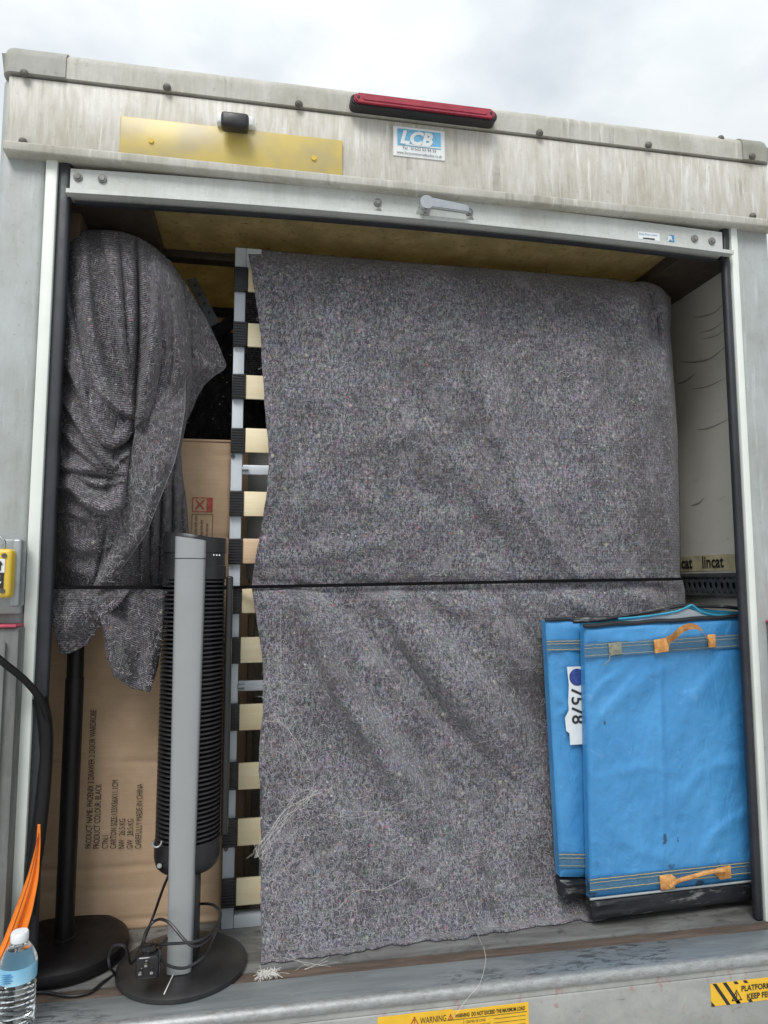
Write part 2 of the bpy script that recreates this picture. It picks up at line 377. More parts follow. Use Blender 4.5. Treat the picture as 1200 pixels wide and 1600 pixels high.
M['orange'] = plain('orange_webbing', (.78, .20, .015), .8, 0, .12, 60, .3)
M['white_print'] = plain('white_print', (.74, .77, .78), .5, 0, .05, 30)
M['blue_print'] = plain('blue_print', (.05, .22, .45), .5, 0, .15, 30)
M['skyblue_print'] = plain('pale_blue_print', (.16, .42, .62), .5, 0, .25, 20)
M['black_print'] = plain('black_print', (.02, .02, .022), .6, 0, .2, 60)
M['brown_print'] = plain('brown_ink', (.035, .022, .016), .8, 0, .5, 120)
M['red_print'] = plain('red_ink', (.36, .07, .05), .8, 0, .35, 120)
M['tape'] = plain('aged_tape', (.48, .43, .28), .4, 0, .3, 20)
M['slat'] = None
m = NT('birch_slat', .5); g = m.noise(1, 5, .6, m.map((6, 60, 90), m.robj))
m.col(m.mix(m.ramp(g, [(.35, 0.), (.68, 1.)]), (.82, .70, .44), (.90, .80, .55))); m.col(m.mix(m.math('MULTIPLY', m.rand, .35), m.mix(m.ramp(g, [(.35, 0.), (.68, 1.)]), (.86, .75, .49), (.93, .85, .62)), (.72, .57, .34))); m.bump(g, .08, .001); M['slat'] = m.m
m = NT('pink_birch_slat', .5); g = m.noise(1, 5, .6, m.map((6, 60, 90), m.robj))
m.col(m.mix(m.ramp(g, [(.35, 0.), (.68, 1.)]), (.62, .43, .27), (.74, .55, .38))); M['slat_pink'] = m.m
M['frame'] = plain('silver_frame_paint', (.56, .61, .66), .42, .15, .06, 12)
M['blanket'] = felt('grey_felt', (.076, .074, .088), (.385, .372, .41), 350, 0, True)
M['knit'] = felt('dark_knit', (.046, .042, .051), (.29, .275, .305), 300, 50)
M['fibre'] = plain('pale_thread', (.50, .49, .52), .9, 0, .2, 50, 0, .1)
M['fibre_white'] = plain('white_thread', (.72, .70, .66), .9, 0, .1, 50, 0, .1)
m = NT('corrugated_card', .85, 0, .2)
g = m.noise(1, 4, .6, m.map((5, 40, 260))); g2 = m.noise(8, 5, .65)
c = m.mix(m.ramp(g2, [(.3, 0.), (.7, 1.)]), (.46, .315, .20), (.56, .41, .28))
c = m.mix(m.ramp(g, [(.4, 0.), (.7, .14)]), c, (.31, .2, .115)); sc = m.noise(1, 5, .7, m.map((9, 30, 45), None, (0, .4, 0)))
c = m.mix(m.ramp(sc, [(.63, 0.), (.7, .35)]), c, (.66, .53, .40)); m.col(c); m.bump(m.math('ADD', m.wave(150, None, .5, 'Z'), g), .12, .001); M['card'] = m.m
m = NT('blue_pvc', .42, 0, .5)
g = m.noise(6, 5, .6); g2 = m.noise(1, 5, .65, m.map((14, 14, 22), None, (0, .6, 0)), .7)
c = m.mix(m.ramp(g, [(.3, 0.), (.7, 1.)]), (.044, .225, .50), (.068, .290, .59))
c = m.mix(m.ramp(g2, [(.6, 0.), (.72, .28)]), c, (.24, .44, .70)); d = m.noise(1, 6, .7, m.map((30, 30, 6)), .5)
c = m.mix(m.ramp(d, [(.68, 0.), (.76, .6)]), c, (.05, .10, .16)); wt = m.noise(160, 3, .6)
c = m.mix(m.ramp(wt, [(.74, 0.), (.78, .8)]), c, (.5, .62, .75))
for (px, py), R0 in (((1042,1312), .012), ((1012,1376), .012), ((1052,1364), .016), ((990,1378), .006), ((945,1130), .006), ((1064,1315), .006), ((925,1392), .02), ((1100,1382), .02), ((900,1345), .008)):
    q = P(px, py, .040); vd = m.t.nodes.new('ShaderNodeVectorMath'); vd.operation = 'DISTANCE'; m.t.links.new(m.map((1.5, .2, .8)), vd.inputs[0]); vd.inputs[1].default_value = (q.x*1.5, q.y*.2, q.z*.8)
    dd = m.math('ADD', m.math('DIVIDE', vd.outputs['Value'], R0), m.math('MULTIPLY', m.math('SUBTRACT', m.noise(95, 5, .7), .5), 3.2))
    c = m.mix(m.ramp(dd, [(.5, .8), (1.2, 0.)]), c, (.03, .04, .055))
c = m.mix(m.ramp(m.noise(1, 6, .75, m.map((18, 18, 26), None, (0, -.5, 0), (2, 1, 0)), 1.1), [(.60, 0.), (.70, .35)]), c, (.03, .12, .27))
m.col(c); m.rough(m.ramp(g, [(.3, .34), (.7, .52)])); n_ = m.bump(m.noise(1, 4, .6, m.map((16, 16, 9), None, (0, .5, 0)), 1.1), .6, .008); m.bump(m.noise(700, 2, .5), .08, .001, n_); M['blue'] = m.m
m = NT('blue_band', .55); w_ = m.wave(8, m.uv, 0, 'Y'); c = m.mix(m.noise(40, 4, .6), (.10, .27, .45), (.18, .36, .52)); m.col(c); M['band'] = m.m
M['stitch'] = plain('yellow_stitching', (.50, .42, .20), .9, 0, .2, 90)
M['teal'] = plain('teal_lining', (.04, .30, .45), .6, 0, .2, 20)
M['foil'] = plain('white_lining', (.66, .70, .72), .5, 0, .1, 15, .2)
m = NT('orange_handle', .8); g = m.noise(35, 5, .65); m.col(m.mix(m.ramp(g, [(.35, 0.), (.68, 1.)]), (.42, .17, .045), (.74, .42, .15))); m.bump(m.wave(120, None, .4, 'X'), .3, .001); M['handle'] = m.m
m = NT('worn_black_vinyl', .5); g = m.noise(1, 6, .7, m.map((9, 40, 45)))
m.col(m.mix(m.ramp(g, [(.55, 0.), (.66, .8)]), (.015, .016, .02), (.30, .31, .30))); m.bump(g, .3, .003); M['vinyl'] = m.m
M['velcro'] = plain('grey_velcro', (.22, .23, .18), .95, 0, .3, 120, .4)
m = NT('ochre_plywood', .7); g = m.noise(1, 5, .6, m.map((16, 12, 16))); sp = m.noise(60, 6, .8); pt = m.noise(14, 6, .7)
c = m.mix(m.ramp(g, [(.35, 0.), (.65, 1.)]), (.46, .38, .195), (.58, .495, .285)); c = m.mix(m.ramp(sp, [(.56, 0.), (.66, .9)]), c, (.10, .075, .04))
c = m.mix(m.ramp(pt, [(.35, .0), (.7, .6)]), c, (.30, .24, .12)); m.col(c); m.bump(sp, .15, .001); M['ply'] = m.m; ply_c = m.mix(1, c, (1.35, 1.3, 1.2), 'MULTIPLY')
def translucent(m, fac, col, sock=None):
    t = m.node_tree; tr = t.nodes.new('ShaderNodeBsdfTranslucent'); tr.inputs[0].default_value = (*col, 1)
    if sock: t.links.new(sock, tr.inputs[0])
    mx = t.nodes.new('ShaderNodeMixShader'); mx = t.nodes.new('ShaderNodeMixShader'); mx.inputs[0].default_value = fac
    o = next(n for n in t.nodes if n.type == 'OUTPUT_MATERIAL'); t.links.new(t.nodes['Principled BSDF'].outputs[0], mx.inputs[1]); t.links.new(tr.outputs[0], mx.inputs[2]); t.links.new(mx.outputs[0], o.inputs[0])
translucent(M['ply'], .45, (.60, .52, .32), ply_c)
M['roof'] = plain('translucent_roof', (.7, .7, .66), .5); translucent(M['roof'], .45, (.9, .9, .85))
M['brown_rail'] = plain('brown_hinge_rail', (.055, .042, .032), .5, .1, .25, 25)
m = NT('white_gel_wall', .4); g = m.noise(3, 5, .6); st = m.noise(1, 6, .7, m.map((4, 7, 28), None, (.25, 0, 0)), .8)
c = m.mix(m.ramp(g, [(.3, 0.), (.7, 1.)]), (.53, .52, .46), (.63, .62, .57)); c = m.mix(m.ramp(st, [(.60, 0.), (.74, .5)]), c, (.30, .285, .25)); m.col(c); M['wall'] = m.m; M['scuff'] = plain('scuff', (.27, .258, .23), .7)
m = NT('worn_floor', .5, .2); g = m.noise(1, 6, .7, m.map((5, 30, 5)), .5); sp = m.noise(30, 6, .7)
c = m.mix(m.ramp(g, [(.35, 0.), (.66, 1.)]), (.10, .10, .095), (.24, .245, .24)); c = m.mix(m.ramp(sp, [(.56, 0.), (.68, .7)]), c, (.06, .05, .045)); m.col(c); m.bump(sp, .2, .002); M['floor'] = m.m
m = NT('sill_steel', .45, .45); g = m.noise(1, 6, .7, m.map((4, 30, 20)), .4); sp = m.noise(1, 8, .8, m.map((20, 75, 60)), .3); pt = m.noise(3.2, 3, .5)
c = m.mix(m.ramp(g, [(.35, 0.), (.66, 1.)]), (.20, .225, .235), (.32, .345, .355))
k = m.math('MULTIPLY', m.ramp(sp, [(.50, 0.), (.56, .75)]), m.ramp(pt, [(.52, 0.), (.62, 1.)])); c = m.mix(k, c, (.055, .06, .065))
c = m.mix(m.ramp(m.noise(26, 5, .7), [(.62, 0.), (.74, .45)]), c, (.42, .44, .44)); m.col(c); m.bump(sp, .12, .002); M['sill'] = m.m
m = NT('bumper_paint', .5, .2); g = m.noise(1, 6, .7, m.map((10, 10, 10)), .4); sp = m.noise(1, 7, .8, m.map((18, 70, 55)))
c = m.mix(m.ramp(g, [(.35, 0.), (.66, 1.)]), (.30, .31, .295), (.41, .42, .40)); c = m.mix(m.ramp(sp, [(.6, 0.), (.68, .7)]), c, (.14, .13, .12))
rd = m.math('MULTIPLY', m.ramp(m.noise(1, 5, .7, m.map((40, 40, 25))), [(.58, 0.), (.66, .5)]), m.ramp(m.noise(2.4, 2, .5), [(.5, 0.), (.58, 1.)])); c = m.mix(rd, c, (.36, .10, .12)); m.col(c); m.bump(sp, .1, .002); M['bumper'] = m.m
m = NT('worn_lip', .45, .4); sp = m.noise(1, 9, .85, m.map((45, 110, 110))); c = m.mix(m.ramp(sp, [(.42, 0.), (.66, .9)]), (.34, .355, .36), (.18, .175, .165)); m.col(c); m.bump(sp, .15, .002); M['lip'] = m.m
m = NT('rusty_strip', .75); g = m.noise(1, 6, .7, m.map((5, 50, 50)), .5); c = m.mix(m.ramp(g, [(.35, 0.), (.65, 1.)]), (.05, .038, .031), (.135, .098, .075)); m.col(c); m.bump(g, .25, .002); M['rust'] = m.m
M['silver'] = plain('satin_silver', (.34, .355, .365), .42, .35, .05, 6)
M['grille'] = plain('black_grille', (.024, .024, .026), .35, 0, .2, 20)
m = NT('dusty_black', .42); g = m.noise(9, 5, .65); sc = m.noise(1, 4, .6, m.map((10, 90, 20), None, (0, 0, .8))); c = m.mix(m.ramp(g, [(.4, 0.), (.75, .5)]), (.016, .016, .017), (.06, .058, .055)); c = m.mix(m.ramp(sc, [(.68, 0.), (.72, .25)]), c, (.2, .2, .2)); m.col(c); M['dusty'] = m.m
m = NT('clear_plastic', .06); m.b.inputs['Transmission Weight'].default_value = 1; m.b.inputs['IOR'].default_value = 1.34; m.col((.93, .97, .98)); m.bump(m.noise(45, 3, .5), .12, .003); M['pet'] = m.m
m = NT('bottle_label', .35); c = m.mix(m.ramp(m.noise(8, 3, .5), [(.4, 0.), (.6, 1.)]), (.16, .44, .66), (.42, .68, .80)); m.col(c); M['blabel'] = m.m
M['plate'] = None
m = NT('number_plate_yellow', .35); bl = m.noise(11, 2, .5); c = m.mix(m.ramp(bl, [(.42, 0.), (.68, .8)]), (.58, .45, .13), (.40, .34, .20)); m.col(c); M['plate'] = m.m
M['hazard'] = plain('hazard_yellow', (.78, .47, .03), .4, 0, .08, 20)
M['fur'] = felt('black_pile', (.008, .008, .009), (.04, .04, .045), 200)
M['grey_board'] = plain('grey_board', (.20, .205, .20), .55, 0, .12, 6)
M['brown_board'] = plain('brown_board', (.13, .085, .055), .6, 0, .2, 10)
M['white_board'] = plain('pale_board', (.45, .48, .50), .5, 0, .08, 10)
m = NT('concrete', .85); g = m.noise(.8, 8, .65); sp = m.noise(25, 5, .7); c = m.mix(m.ramp(g, [(.35, 0.), (.66, 1.)]), (.34, .33, .31), (.46, .45, .43)); c = m.mix(m.ramp(sp, [(.56, 0.), (.7, .5)]), c, (.16, .155, .15)); m.col(c); m.bump(sp, .3, .004); M['ground'] = m.m

# ------------------------------------------------------------------ ground
bm = bmesh.new(); bmesh.ops.create_grid(bm, x_segments=24, y_segments=24, size=400)
for v in bm.verts: v.co.z = -.70
tag(from_bm('ground', bm, M['ground']), kind='structure')

# ================================================================== THE TRUCK
T = thing('box_truck', (0, 0, -.70), 'dirty pale grey box truck body seen from behind with its roller door raised', 'truck')
# side posts, white strips, rubber seals
def lfaces(x0, x1, *a, **k): return box(*a, **k)
box('corner_post', -.978, -.877, .002, .030, -.04, 2.08, M['grp_grey'], T, .012, 3)
box('corner_post', .897, 1.0, .002, .030, -.04, 2.08, M['grp_grey'], T, .012, 3)
box('edge_strip', -.8755, -.850, -.006, .025, .0, 1.905, M['white_strip'], T, .003)
box('edge_strip', .8765, .8965, -.006, .025, FZ, 1.905, M['white_strip'], T, .003)
box('rubber_seal', -.8490, -.822, -.002, .022, FZ, 1.90, M['rubber'], T, .008, 3)
box('rubber_seal', .855, .8755, -.002, .020, FZ, 1.90, M['rubber'], T, .008, 3)
# interior shell
box('side_wall', -.975, -.945, .0305, 3.6, FZ-.02, 2.06, M['wall'], T, 0)
wl_ = box('side_wall', .958, .988, .0305, 3.6, FZ-.02, 2.06, M['wall'], T, 0)
box('front_wall', -.975, .988, 3.6, 3.63, FZ-.02, 2.06, M['wall'], T, 0)
box('roof', -.975, .995, .03, 3.63, 2.062, 2.0635, M['roof'], T, 0)
# header panel, lip and top trim
box('header_panel', -.962, .998, -.010, .03, 1.912, 2.078, M['header'], T, .003)
profile_x('drip_lip', [(.025, 1.911), (-.026, 1.911), (-.030, 1.907), (-.030, 1.889), (-.026, 1.886), (.025, 1.886)], -.960, 1.0, M['trim'], T, .002)
def trim_prof(g=0):
    a = [(.12, 2.083), (-.016-g, 2.083)]
    for i in range(7):
        t = i/6*math.pi/2; a.append((.014-(.030+g)*math.cos(t), 2.124+(.030+g)*math.sin(t)))
    return a+[(.12, 2.154+g)]
tt = profile_x('top_trim', trim_prof(), -.838, .916, M['trim'], T)
def corner(x0, x1, sgn):
    bm = bmesh.new(); pr = trim_prof(.003)
    add_prism(bm, [(x0, y, z) for y, z in pr], (x1-x0, 0, 0))
    xo = x0 if sgn < 0 else x1
    es = [e for e in bm.edges if all(abs(v.co.x-xo) < 1e-5 for v in e.verts) and max(v.co.z for v in e.verts) > 2.12]
    bmesh.ops.bevel(bm, geom=es, offset=.022, segments=4, affect='EDGES', profile=.5)
    return from_bm('corner_cap', bm, M['cap'], T)
corner(-.976, -.8385, -1); corner(.9165, 1.004, 1)
bm = bmesh.new(); add_lathe(bm, (0,0,0), [(.0095, 0), (.0095, .002), (.008, .005), (.004, .0075), (.0005, .008)], 14)
for v in bm.verts: v.co = Vector((v.co.x, -v.co.z, v.co.y))
rv = from_bm('rivet', bm, M['rivet'], T)
pts = [(38,115,-.020), (261,137,-.018), (467,163,-.018), (843,208,-.018), (1013,227,-.018), (1175,245,-.020), (36,222,-.011), (1176,338,-.011)]
p0 = P(*pts[0]); rv.location = p0
copies(rv, 'rivet', [P(*q) for q in pts[1:]], T)
for px, py in ((104, 93), (1126, 217)):
    o = rv.copy(); o.name = 'rivet'; C.objects.link(o); o.location = P(px, py, -.006)
# marker light
ml = thing('marker_light_tmp', (0,0,0), None, None) if False else None
a, b = P(553, 160, -.02), P(765, 192, -.02); zc = (a.z+b.z)/2 - .004
def capsule(bm, x0, x1, zc, r, y0, y1, bev=.003):
    n = 10; o = []
    for i in range(n+1): t = math.pi/2+math.pi*i/n; o.append((x0+r+r*math.cos(t), y0, zc+r*math.sin(t)))
    for i in range(n+1): t = -math.pi/2+math.pi*i/n; o.append((x1-r+r*math.cos(t), y0, zc+r*math.sin(t)))
    add_prism(bm, o, (0, y1-y0, 0))
    bmesh.ops.bevel(bm, geom=[e for e in bm.edges if all(abs(v.co.y-y0) < 1e-6 for v in e.verts)], offset=bev, segments=2, affect='EDGES')
bm = bmesh.new(); capsule(bm, a.x-.012, b.x+.012, zc, .0155, -.046, -.0165); ml = from_bm('marker_light', bm, M['black'], T)
bm = bmesh.new(); capsule(bm, a.x-.004, b.x+.004, zc+.001, .0115, -.053, -.0455); from_bm('lens', bm, M['red_lens'], ml)
bm = bmesh.new(); capsule(bm, a.x+.016, b.x-.016, zc+.001, .0055, -.0550, -.0525, .0015); from_bm('lens_rib', bm, M['red_lens'], ml)
for x in (a.x+.007, b.x-.007): cyl('screw', (x, -.0545, zc+.001), (x, -.050, zc+.001), .0034, M['black'], ml, n=12)
# coachbuilder's sticker
Ys = -.0125
def quad(name, px0, py0, px1, py1, Y, m, parent, d=.0015, x1=None):
    a, b = P(px0, py0, Y), P(px1, py1, Y)
    return box(name, min(a.x, b.x), max(a.x, b.x), Y, Y+d, min(a.z, b.z), max(a.z, b.z), m, parent, 0)
c = P(655, 222, Ys)
st = box('sticker', c.x-.0665, c.x+.0665, Ys, Ys+.0025, c.z-.042, c.z+.036, M['white_print'], T, 0)
box('blue_panel', c.x-.056, c.x+.056, Ys-.001, Ys, c.z-.014, c.z+.030, M['skyblue_print'], st, 0)
text('LCB', (c.x-.050, Ys-.002, c.z-.008), .047, M['white_print'], st, FACE, .98, shear=.25, bold=.0022)
box('rule', c.x-.036, c.x+.056, Ys-.0016, Ys-.001, c.z-.0125, c.z-.0095, M['white_print'], st, 0)
text('Tel : 01522 53 94 55', (c.x, Ys-.002, c.z-.024), .0105, M['black_print'], st, FACE, 1, 'CENTER')
text('www.lincscommercialbodies.co.uk', (c.x, Ys-.002, c.z-.037), .0105, M['black_print'], st, FACE, .80, 'CENTER')
# number plate and its lamp
c = P(366, 236, -.016)
pl = box('number_plate', c.x-.26, c.x+.26, -.020, -.0105, c.z-.056, c.z+.056, M['plate'], T, .003)
for x in (-.19, .19): cyl('screw', (c.x+x, -.0235, c.z), (c.x+x, -.018, c.z), .006, M['yellow'], pl, n=12)
nl = box('plate_lamp', c.x-.042, c.x+.046, -.034, -.0105, c.z+.056, c.z+.083, M['white_print'], T, .006, 3)
box('lamp_housing', c.x-.030, c.x+.034, -.068, -.0345, c.z+.030, c.z+.066, M['black'], nl, .008, 3)
# roller door
D = box('roller_door', -.80, .80, .05, .09, 1.893, 1.905, M['brown_rail'], T, .002)
ys = [.04, .385, .80, 1.23, 1.66, 2.09, 2.52]
for y0, y1 in zip(ys, ys[1:]): box('door_panel', -.666, .79, y0+.022, y1-.022, 1.872, 1.874, M['ply'], D, .002)
for y in ys[1:]: box('hinge_rail', -.66, .785, y-.0215, y+.0215, 1.850, 1.886, M['brown_rail'], D, .004)
box('door_track', -.944, -.660, .08, 3.2, 1.835, 1.885, M['brown_rail'], T, .004)  # both tracks widened out to the walls to block light from the roof
box('door_track', .783, .957, .08, 3.2, 1.835, 1.885, M['brown_rail'], T, .004)
box('track_plate', -.93, -.83, .13, .30, 1.70, 1.90, M['brown_board'], T, .004)
def wallpt(px, py):
    d = _f*F + R_*(px-600) + U_*(800-py); t = (.957-CX)/d.x; p = Vector((CX, -CD, CZ))+d*t; return (p.y, p.z)
bm = bmesh.new(); add_prism(bm, [(.940, *wallpt(*q)) for q in ((1072, 404), (1126, 414), (1128, 420), (1084, 446), (1076, 440))], (.016, 0, 0)); from_bm('track_bracket', bm, M['zinc'], T)
def bowed(name, y0, y1, z0, z1, x0, x1, m, parent, amp=.016, bev=.003, n=24):
    bm = bmesh.new(); rings = []
    for i in range(n+1):
        x = x0+(x1-x0)*i/n; t = (x-.02)/.84; dz = amp*(1-t*t)
        rings.append([bm.verts.new((x, y, z+dz)) for y, z in ((y0, z0), (y1, z0), (y1, z1), (y0, z1))])
    for a, b in zip(rings, rings[1:]):
        for j in range(4): bm.faces.new((a[j], a[(j+1)%4], b[(j+1)%4], b[j]))
    bm.faces.new(rings[0][::-1]); bm.faces.new(rings[-1])
    return from_bm(name, bm, m, parent, smooth=True)
bowed('bottom_bar', -.004, .03, 1.808, 1.872, -.822, .85, M['alu'], D)
bowed('bar_flange', -.024, -.0045, 1.803, 1.813, -.825, .868, M['alu'], D)
bowed('bar_seal', .012, .024, 1.797, 1.8025, -.815, .845, M['rubber'], D)
bm = bmesh.new(); add_lathe(bm, (0,0,0), [(.010, 0), (.010, .003), (.006, .004), (.0055, .006), (.0005, .006)], 14)
for v in bm.verts: v.co = Vector((v.co.x, -v.co.z, v.co.y))
bo = from_bm('bolt', bm, M['bolt'], D)
pts = [(122, 277), (160, 280), (590, 317), (590, 331), (733, 332), (734, 344), (1085, 373), (1112, 377)]
bo.location = P(*pts[0], -.0045); copies(bo, 'bolt', [P(*q, -.0045) for q in pts[1:]], D)
h0, h1 = P(664, 326, -.03), P(727, 327, -.025)
hb = bmesh.new(); add_cyl(hb, (h0.x, -.040, h0.z), (h0.x, -.003, h0.z), .015, .017, 20); add_cyl(hb, (h0.x, -.052, h0.z+.006), (h0.x, -.040, h0.z+.006), .017, .017, 20)
hd = from_bm('door_handle', hb, M['chrome'], D)
bm = bmesh.new(); z = h0.z+.006
add_prism(bm, [(h0.x-.006, -.050, z-.010), (h1.x, -.046, z-.013), (h1.x+.003, -.046, z-.009), (h1.x+.003, -.046, z+.003), (h1.x, -.046, z+.006), (h0.x, -.050, z+.016)], (0, .012, 0))
bmesh.ops.bevel(bm, geom=bm.edges[:], offset=.002, segments=2, affect='EDGES'); from_bm('door_lever', bm, M['chrome'], D)
c = P(1014, 370, -.0055); s1 = box('maker_label', c.x-.031, c.x+.031, -.0062, -.0035, c.z-.011, c.z+.012, M['white_print'], D, 0)
box('print_bar', c.x-.018, c.x+.016, -.0068, -.0062, c.z-.0095, c.z-.004, M['black_print'], D, 0)
text('Roller Doors Limited', (c.x-.029, -.0068, c.z+.003), .0075, M['blue_print'], D, FACE, .80)
c = P(1046, 373, -.0055); box('badge', c.x, c.x+.013, -.0074, -.0064, c.z-.009, c.z+.010, M['blue_print'], D, 0)
text('JR', (c.x, -.008, c.z-.005), .016, M['white_print'], D, FACE, 1, 'CENTER', bold=.0006)

# floor and sill
box('load_floor', -.944, .957, .0, 3.6, FZ-.03, FZ, M['floor'], T, 0)
box('rust_strip', -1.0, 1.05, -.040, -.001, FZ-.03, FZ-.001, M['rust'], T, .002)
box('sill_plate', -1.05, 1.05, -.128, -.0405, FZ-.03, FZ+.002, M['sill'], T, .003)
profile_x('sill_lip', [(-.1285, FZ-.016), (-.1285, FZ+.003), (-.136, FZ+.004), (-.143, FZ+.001), (-.148, FZ-.006), (-.149, FZ-.012), (-.1475, FZ-.016), (-.130, FZ-.016)], -1.06, 1.06, M['lip'], T)
box('sill_web', -1.06, 1.06, -.1435, -.13, FZ-.0304, FZ-.0162, M['bumper'], T, 0)
box('bumper_beam', -1.06, 1.06, -.1440, -.05, FZ-.150, FZ-.0305, M['bumper'], T, .006, 3)
box('under_beam', -1.06, 1.06, -.10, -.02, FZ-.36, FZ-.1505, M['steel_dark'], T, .006)
# warning stickers on the bumper
Yb = -.1450
a = P(1110, 1537, Yb); zt = a.z-.001
hz = box('hazard_sticker', a.x, a.x+.34, Yb, Yb+.002, zt-.047, zt, M['hazard'], T, 0)
def stripe(q):
    bm = bmesh.new(); add_prism(bm, [(a.x+x, Yb-.0006, zt+z) for x, z in q], (0, .0005, 0)); from_bm('stripe', bm, M['black_print'], hz, smooth=False)
for x in (.005, .030): stripe([(x, 0), (x+.009, 0), (x+.042, -.047), (x+.033, -.047)])
for x in (.056, .08, .31): stripe([(x, 0), (x+.009, 0), (x+.014, -.006), (x+.005, -.006)])
for x in (.06, .09, .3): stripe([(x, -.041), (x+.009, -.041), (x+.013, -.047), (x+.004, -.047)])
stripe([(0, -.036), (.010, -.047), (0, -.047)])
def tri_sign(name, x, y, z, s, m, parent, w=.0018):
    bm = bmesh.new(); q = [(x, z), (x+s, z), (x+s/2, z+s*.87)]
    for i in range(3):
        (x0, z0), (x1, z1) = q[i], q[(i+1)%3]; l = math.hypot(x1-x0, z1-z0); nx, nz = -(z1-z0)/l*w, (x1-x0)/l*w
        add_prism(bm, [(x0, y, z0), (x1, y, z1), (x1+nx, y, z1+nz), (x0+nx, y, z0+nz)], (0, .0003+.0001*i, 0))
    add_prism(bm, [(x+s/2-w*.5, y, z+s*.25), (x+s/2+w*.5, y, z+s*.25), (x+s/2+w*.6, y, z+s*.6), (x+s/2-w*.6, y, z+s*.6)], (0, .0003, 0))
    add_prism(bm, [(x+s/2-w*.5, y, z+s*.12), (x+s/2+w*.5, y, z+s*.12), (x+s/2+w*.5, y, z+s*.19), (x+s/2-w*.5, y, z+s*.19)], (0, .0003, 0))
    return from_bm(name, bm, m, parent, smooth=False)
tri_sign('warning_triangle', a.x+.050, Yb-.0012, zt-.040, .026, M['black_print'], hz, .0016)
text('PLATFORM CLOSING', (a.x+.075, Yb-.0012, zt-.022), .0165, M['black_print'], hz, FACE, .92, bold=.0004)
text('KEEP FEET CLEAR', (a.x+.088, Yb-.0012, zt-.040), .0165, M['black_print'], hz, FACE, .92, bold=.0004)
a = P(590, 1590, Yb); z1 = a.z
ws = box('warning_sticker', a.x, a.x+.158, Yb, Yb+.002, z1-.08, z1, M['hazard'], T, 0)
tri_sign('warning_triangle', a.x+.066, Yb-.0012, z1-.024, .021, M['red_print'], ws, .0016)
text('WARNING', (a.x+.088, Yb-.0012, z1-.021), .0175, M['black_print'], ws, FACE, .66)
b_ = P(695, 1581, Yb); z2 = b_.z
w2 = box('warning_sticker', b_.x, b_.x+.182, Yb-.0006, Yb+.0014, z2-.09, z2, M['hazard'], T, 0)
tri_sign('warning_triangle', b_.x+.006, Yb-.0018, z2-.015, .012, M['red_print'], w2, .001)
text('WARNING  DO NOT EXCEED THE MAXIMUM LOAD', (b_.x+.021, Yb-.0018, z2-.013), .0105, M['brown_print'], w2, FACE, .62, bold=.0003)
box('rule', b_.x+.004, b_.x+.178, Yb-.0012, Yb-.0006, z2-.0175, z2-.0168, M['brown_print'], w2, 0)
box('rule', b_.x+.040, b_.x+.0406, Yb-.0012, Yb-.0006, z2-.08, z2-.0178, M['brown_print'], w2, 0)
for k in range(4): box('rule', b_.x+.105, b_.x+.175, Yb-.0012, Yb-.0006, z2-.0245-.008*k, z2-.024-.008*k, M['brown_print'], w2, 0)
for k, s in enumerate(('CENTRE OF LOAD', 'CHECK TABLE BELOW')): text(s, (b_.x+.044, Yb-.0018, z2-.026-.009*k), .0075, M['brown_print'], w2, FACE, .7)
# load rail and tape on the right wall
xw = .9555; zr0, zr1 = P(1110, 934, .2).z, P(1110, 895, .2).z
rl = box('load_rail', xw-.010, xw+.002, .031, 3.4, zr0+.001, zr0+.012, M['steel_dark'], T, .002)
box('rail_edge', xw-.012, xw+.002, .031, 3.4, zr1-.014, zr1, M['steel_dark'], rl, .002)
bm = bmesh.new(); y = .031; cw = .026; n = 40; zm = (zr0+zr1)/2-.001; hh = (zr1-zr0)/2-.013
for k in range(n):
    yc = y+cw*(k+.5); o, i_ = [], []
    for j in range(12):
        t = 2*math.pi*j/12; cx, cz = math.cos(t), math.sin(t); s = max(abs(cx), abs(cz))
        o.append(bm.verts.new((xw-.006, yc+cx/s*cw/2, zm+cz/s*hh))); i_.append(bm.verts.new((xw-.006, yc+cx*.0082, zm+cz*.0105)))
    for j in range(12): bm.faces.new((o[j], o[(j+1)%12], i_[(j+1)%12], i_[j]))
bmesh.ops.remove_doubles(bm, verts=bm.verts[:], dist=1e-5)
bmesh.ops.solidify(bm, geom=bm.faces[:], thickness=.003)
from_bm('perforated_face', bm, plain('rail_zinc', (.10, .115, .13), .45, .4, .2, 30), rl)
box('rail_back', xw+.0005, xw+.002, .031, 3.4, zr0+.0125, zr1-.0145, M['black'], rl, 0)
tz0, tz1 = P(1110, 893, .2).z+.003, P(1110, 866, .2).z
tp = box('printed_tape', xw+.001, xw+.0024, .031, .75, tz0, tz1, M['tape'], T, 0)
for k in range(4): text('lincat', (xw-.0006, .60-.150*k, tz0+.010), .050, M['black_print'], tp, SIDE, .95, bold=.0012)
def scuff(pts, w):
    bm = bmesh.new(); q = catmull([(0, y, z) for y, z in pts], 6); n = len(q); A, B = [], []
    for i, p in enumerate(q):
        ww = w*math.sin(math.pi*(i+.5)/n)**.7
        A.append(bm.verts.new((.9572, p.y, p.z-ww/2))); B.append(bm.verts.new((.9572, p.y, p.z+ww/2)))
    for i in range(n-1): bm.faces.new((A[i], A[i+1], B[i+1], B[i]))
    return bm
for pl_, w in (([(1082,496),(1100,494),(1118,487),(1132,472)], .006), ([(1062,565),(1085,566),(1110,560),(1134,541)], .008), ([(1058,600),(1072,595),(1086,584)], .010),
              ([(1080,608),(1105,604),(1135,590)], .005), ([(1092,520),(1112,515),(1130,503)], .005), ([(1088,672),(1110,668),(1138,655)], .005), ([(1080,790),(1092,786),(1100,778)], .006), ([(1096,530),(1118,525),(1134,512)], .004)):
    from_bm('scuff_mark', scuff([wallpt(*q) for q in pl_], w*.8), M['scuff'], T, smooth=False)

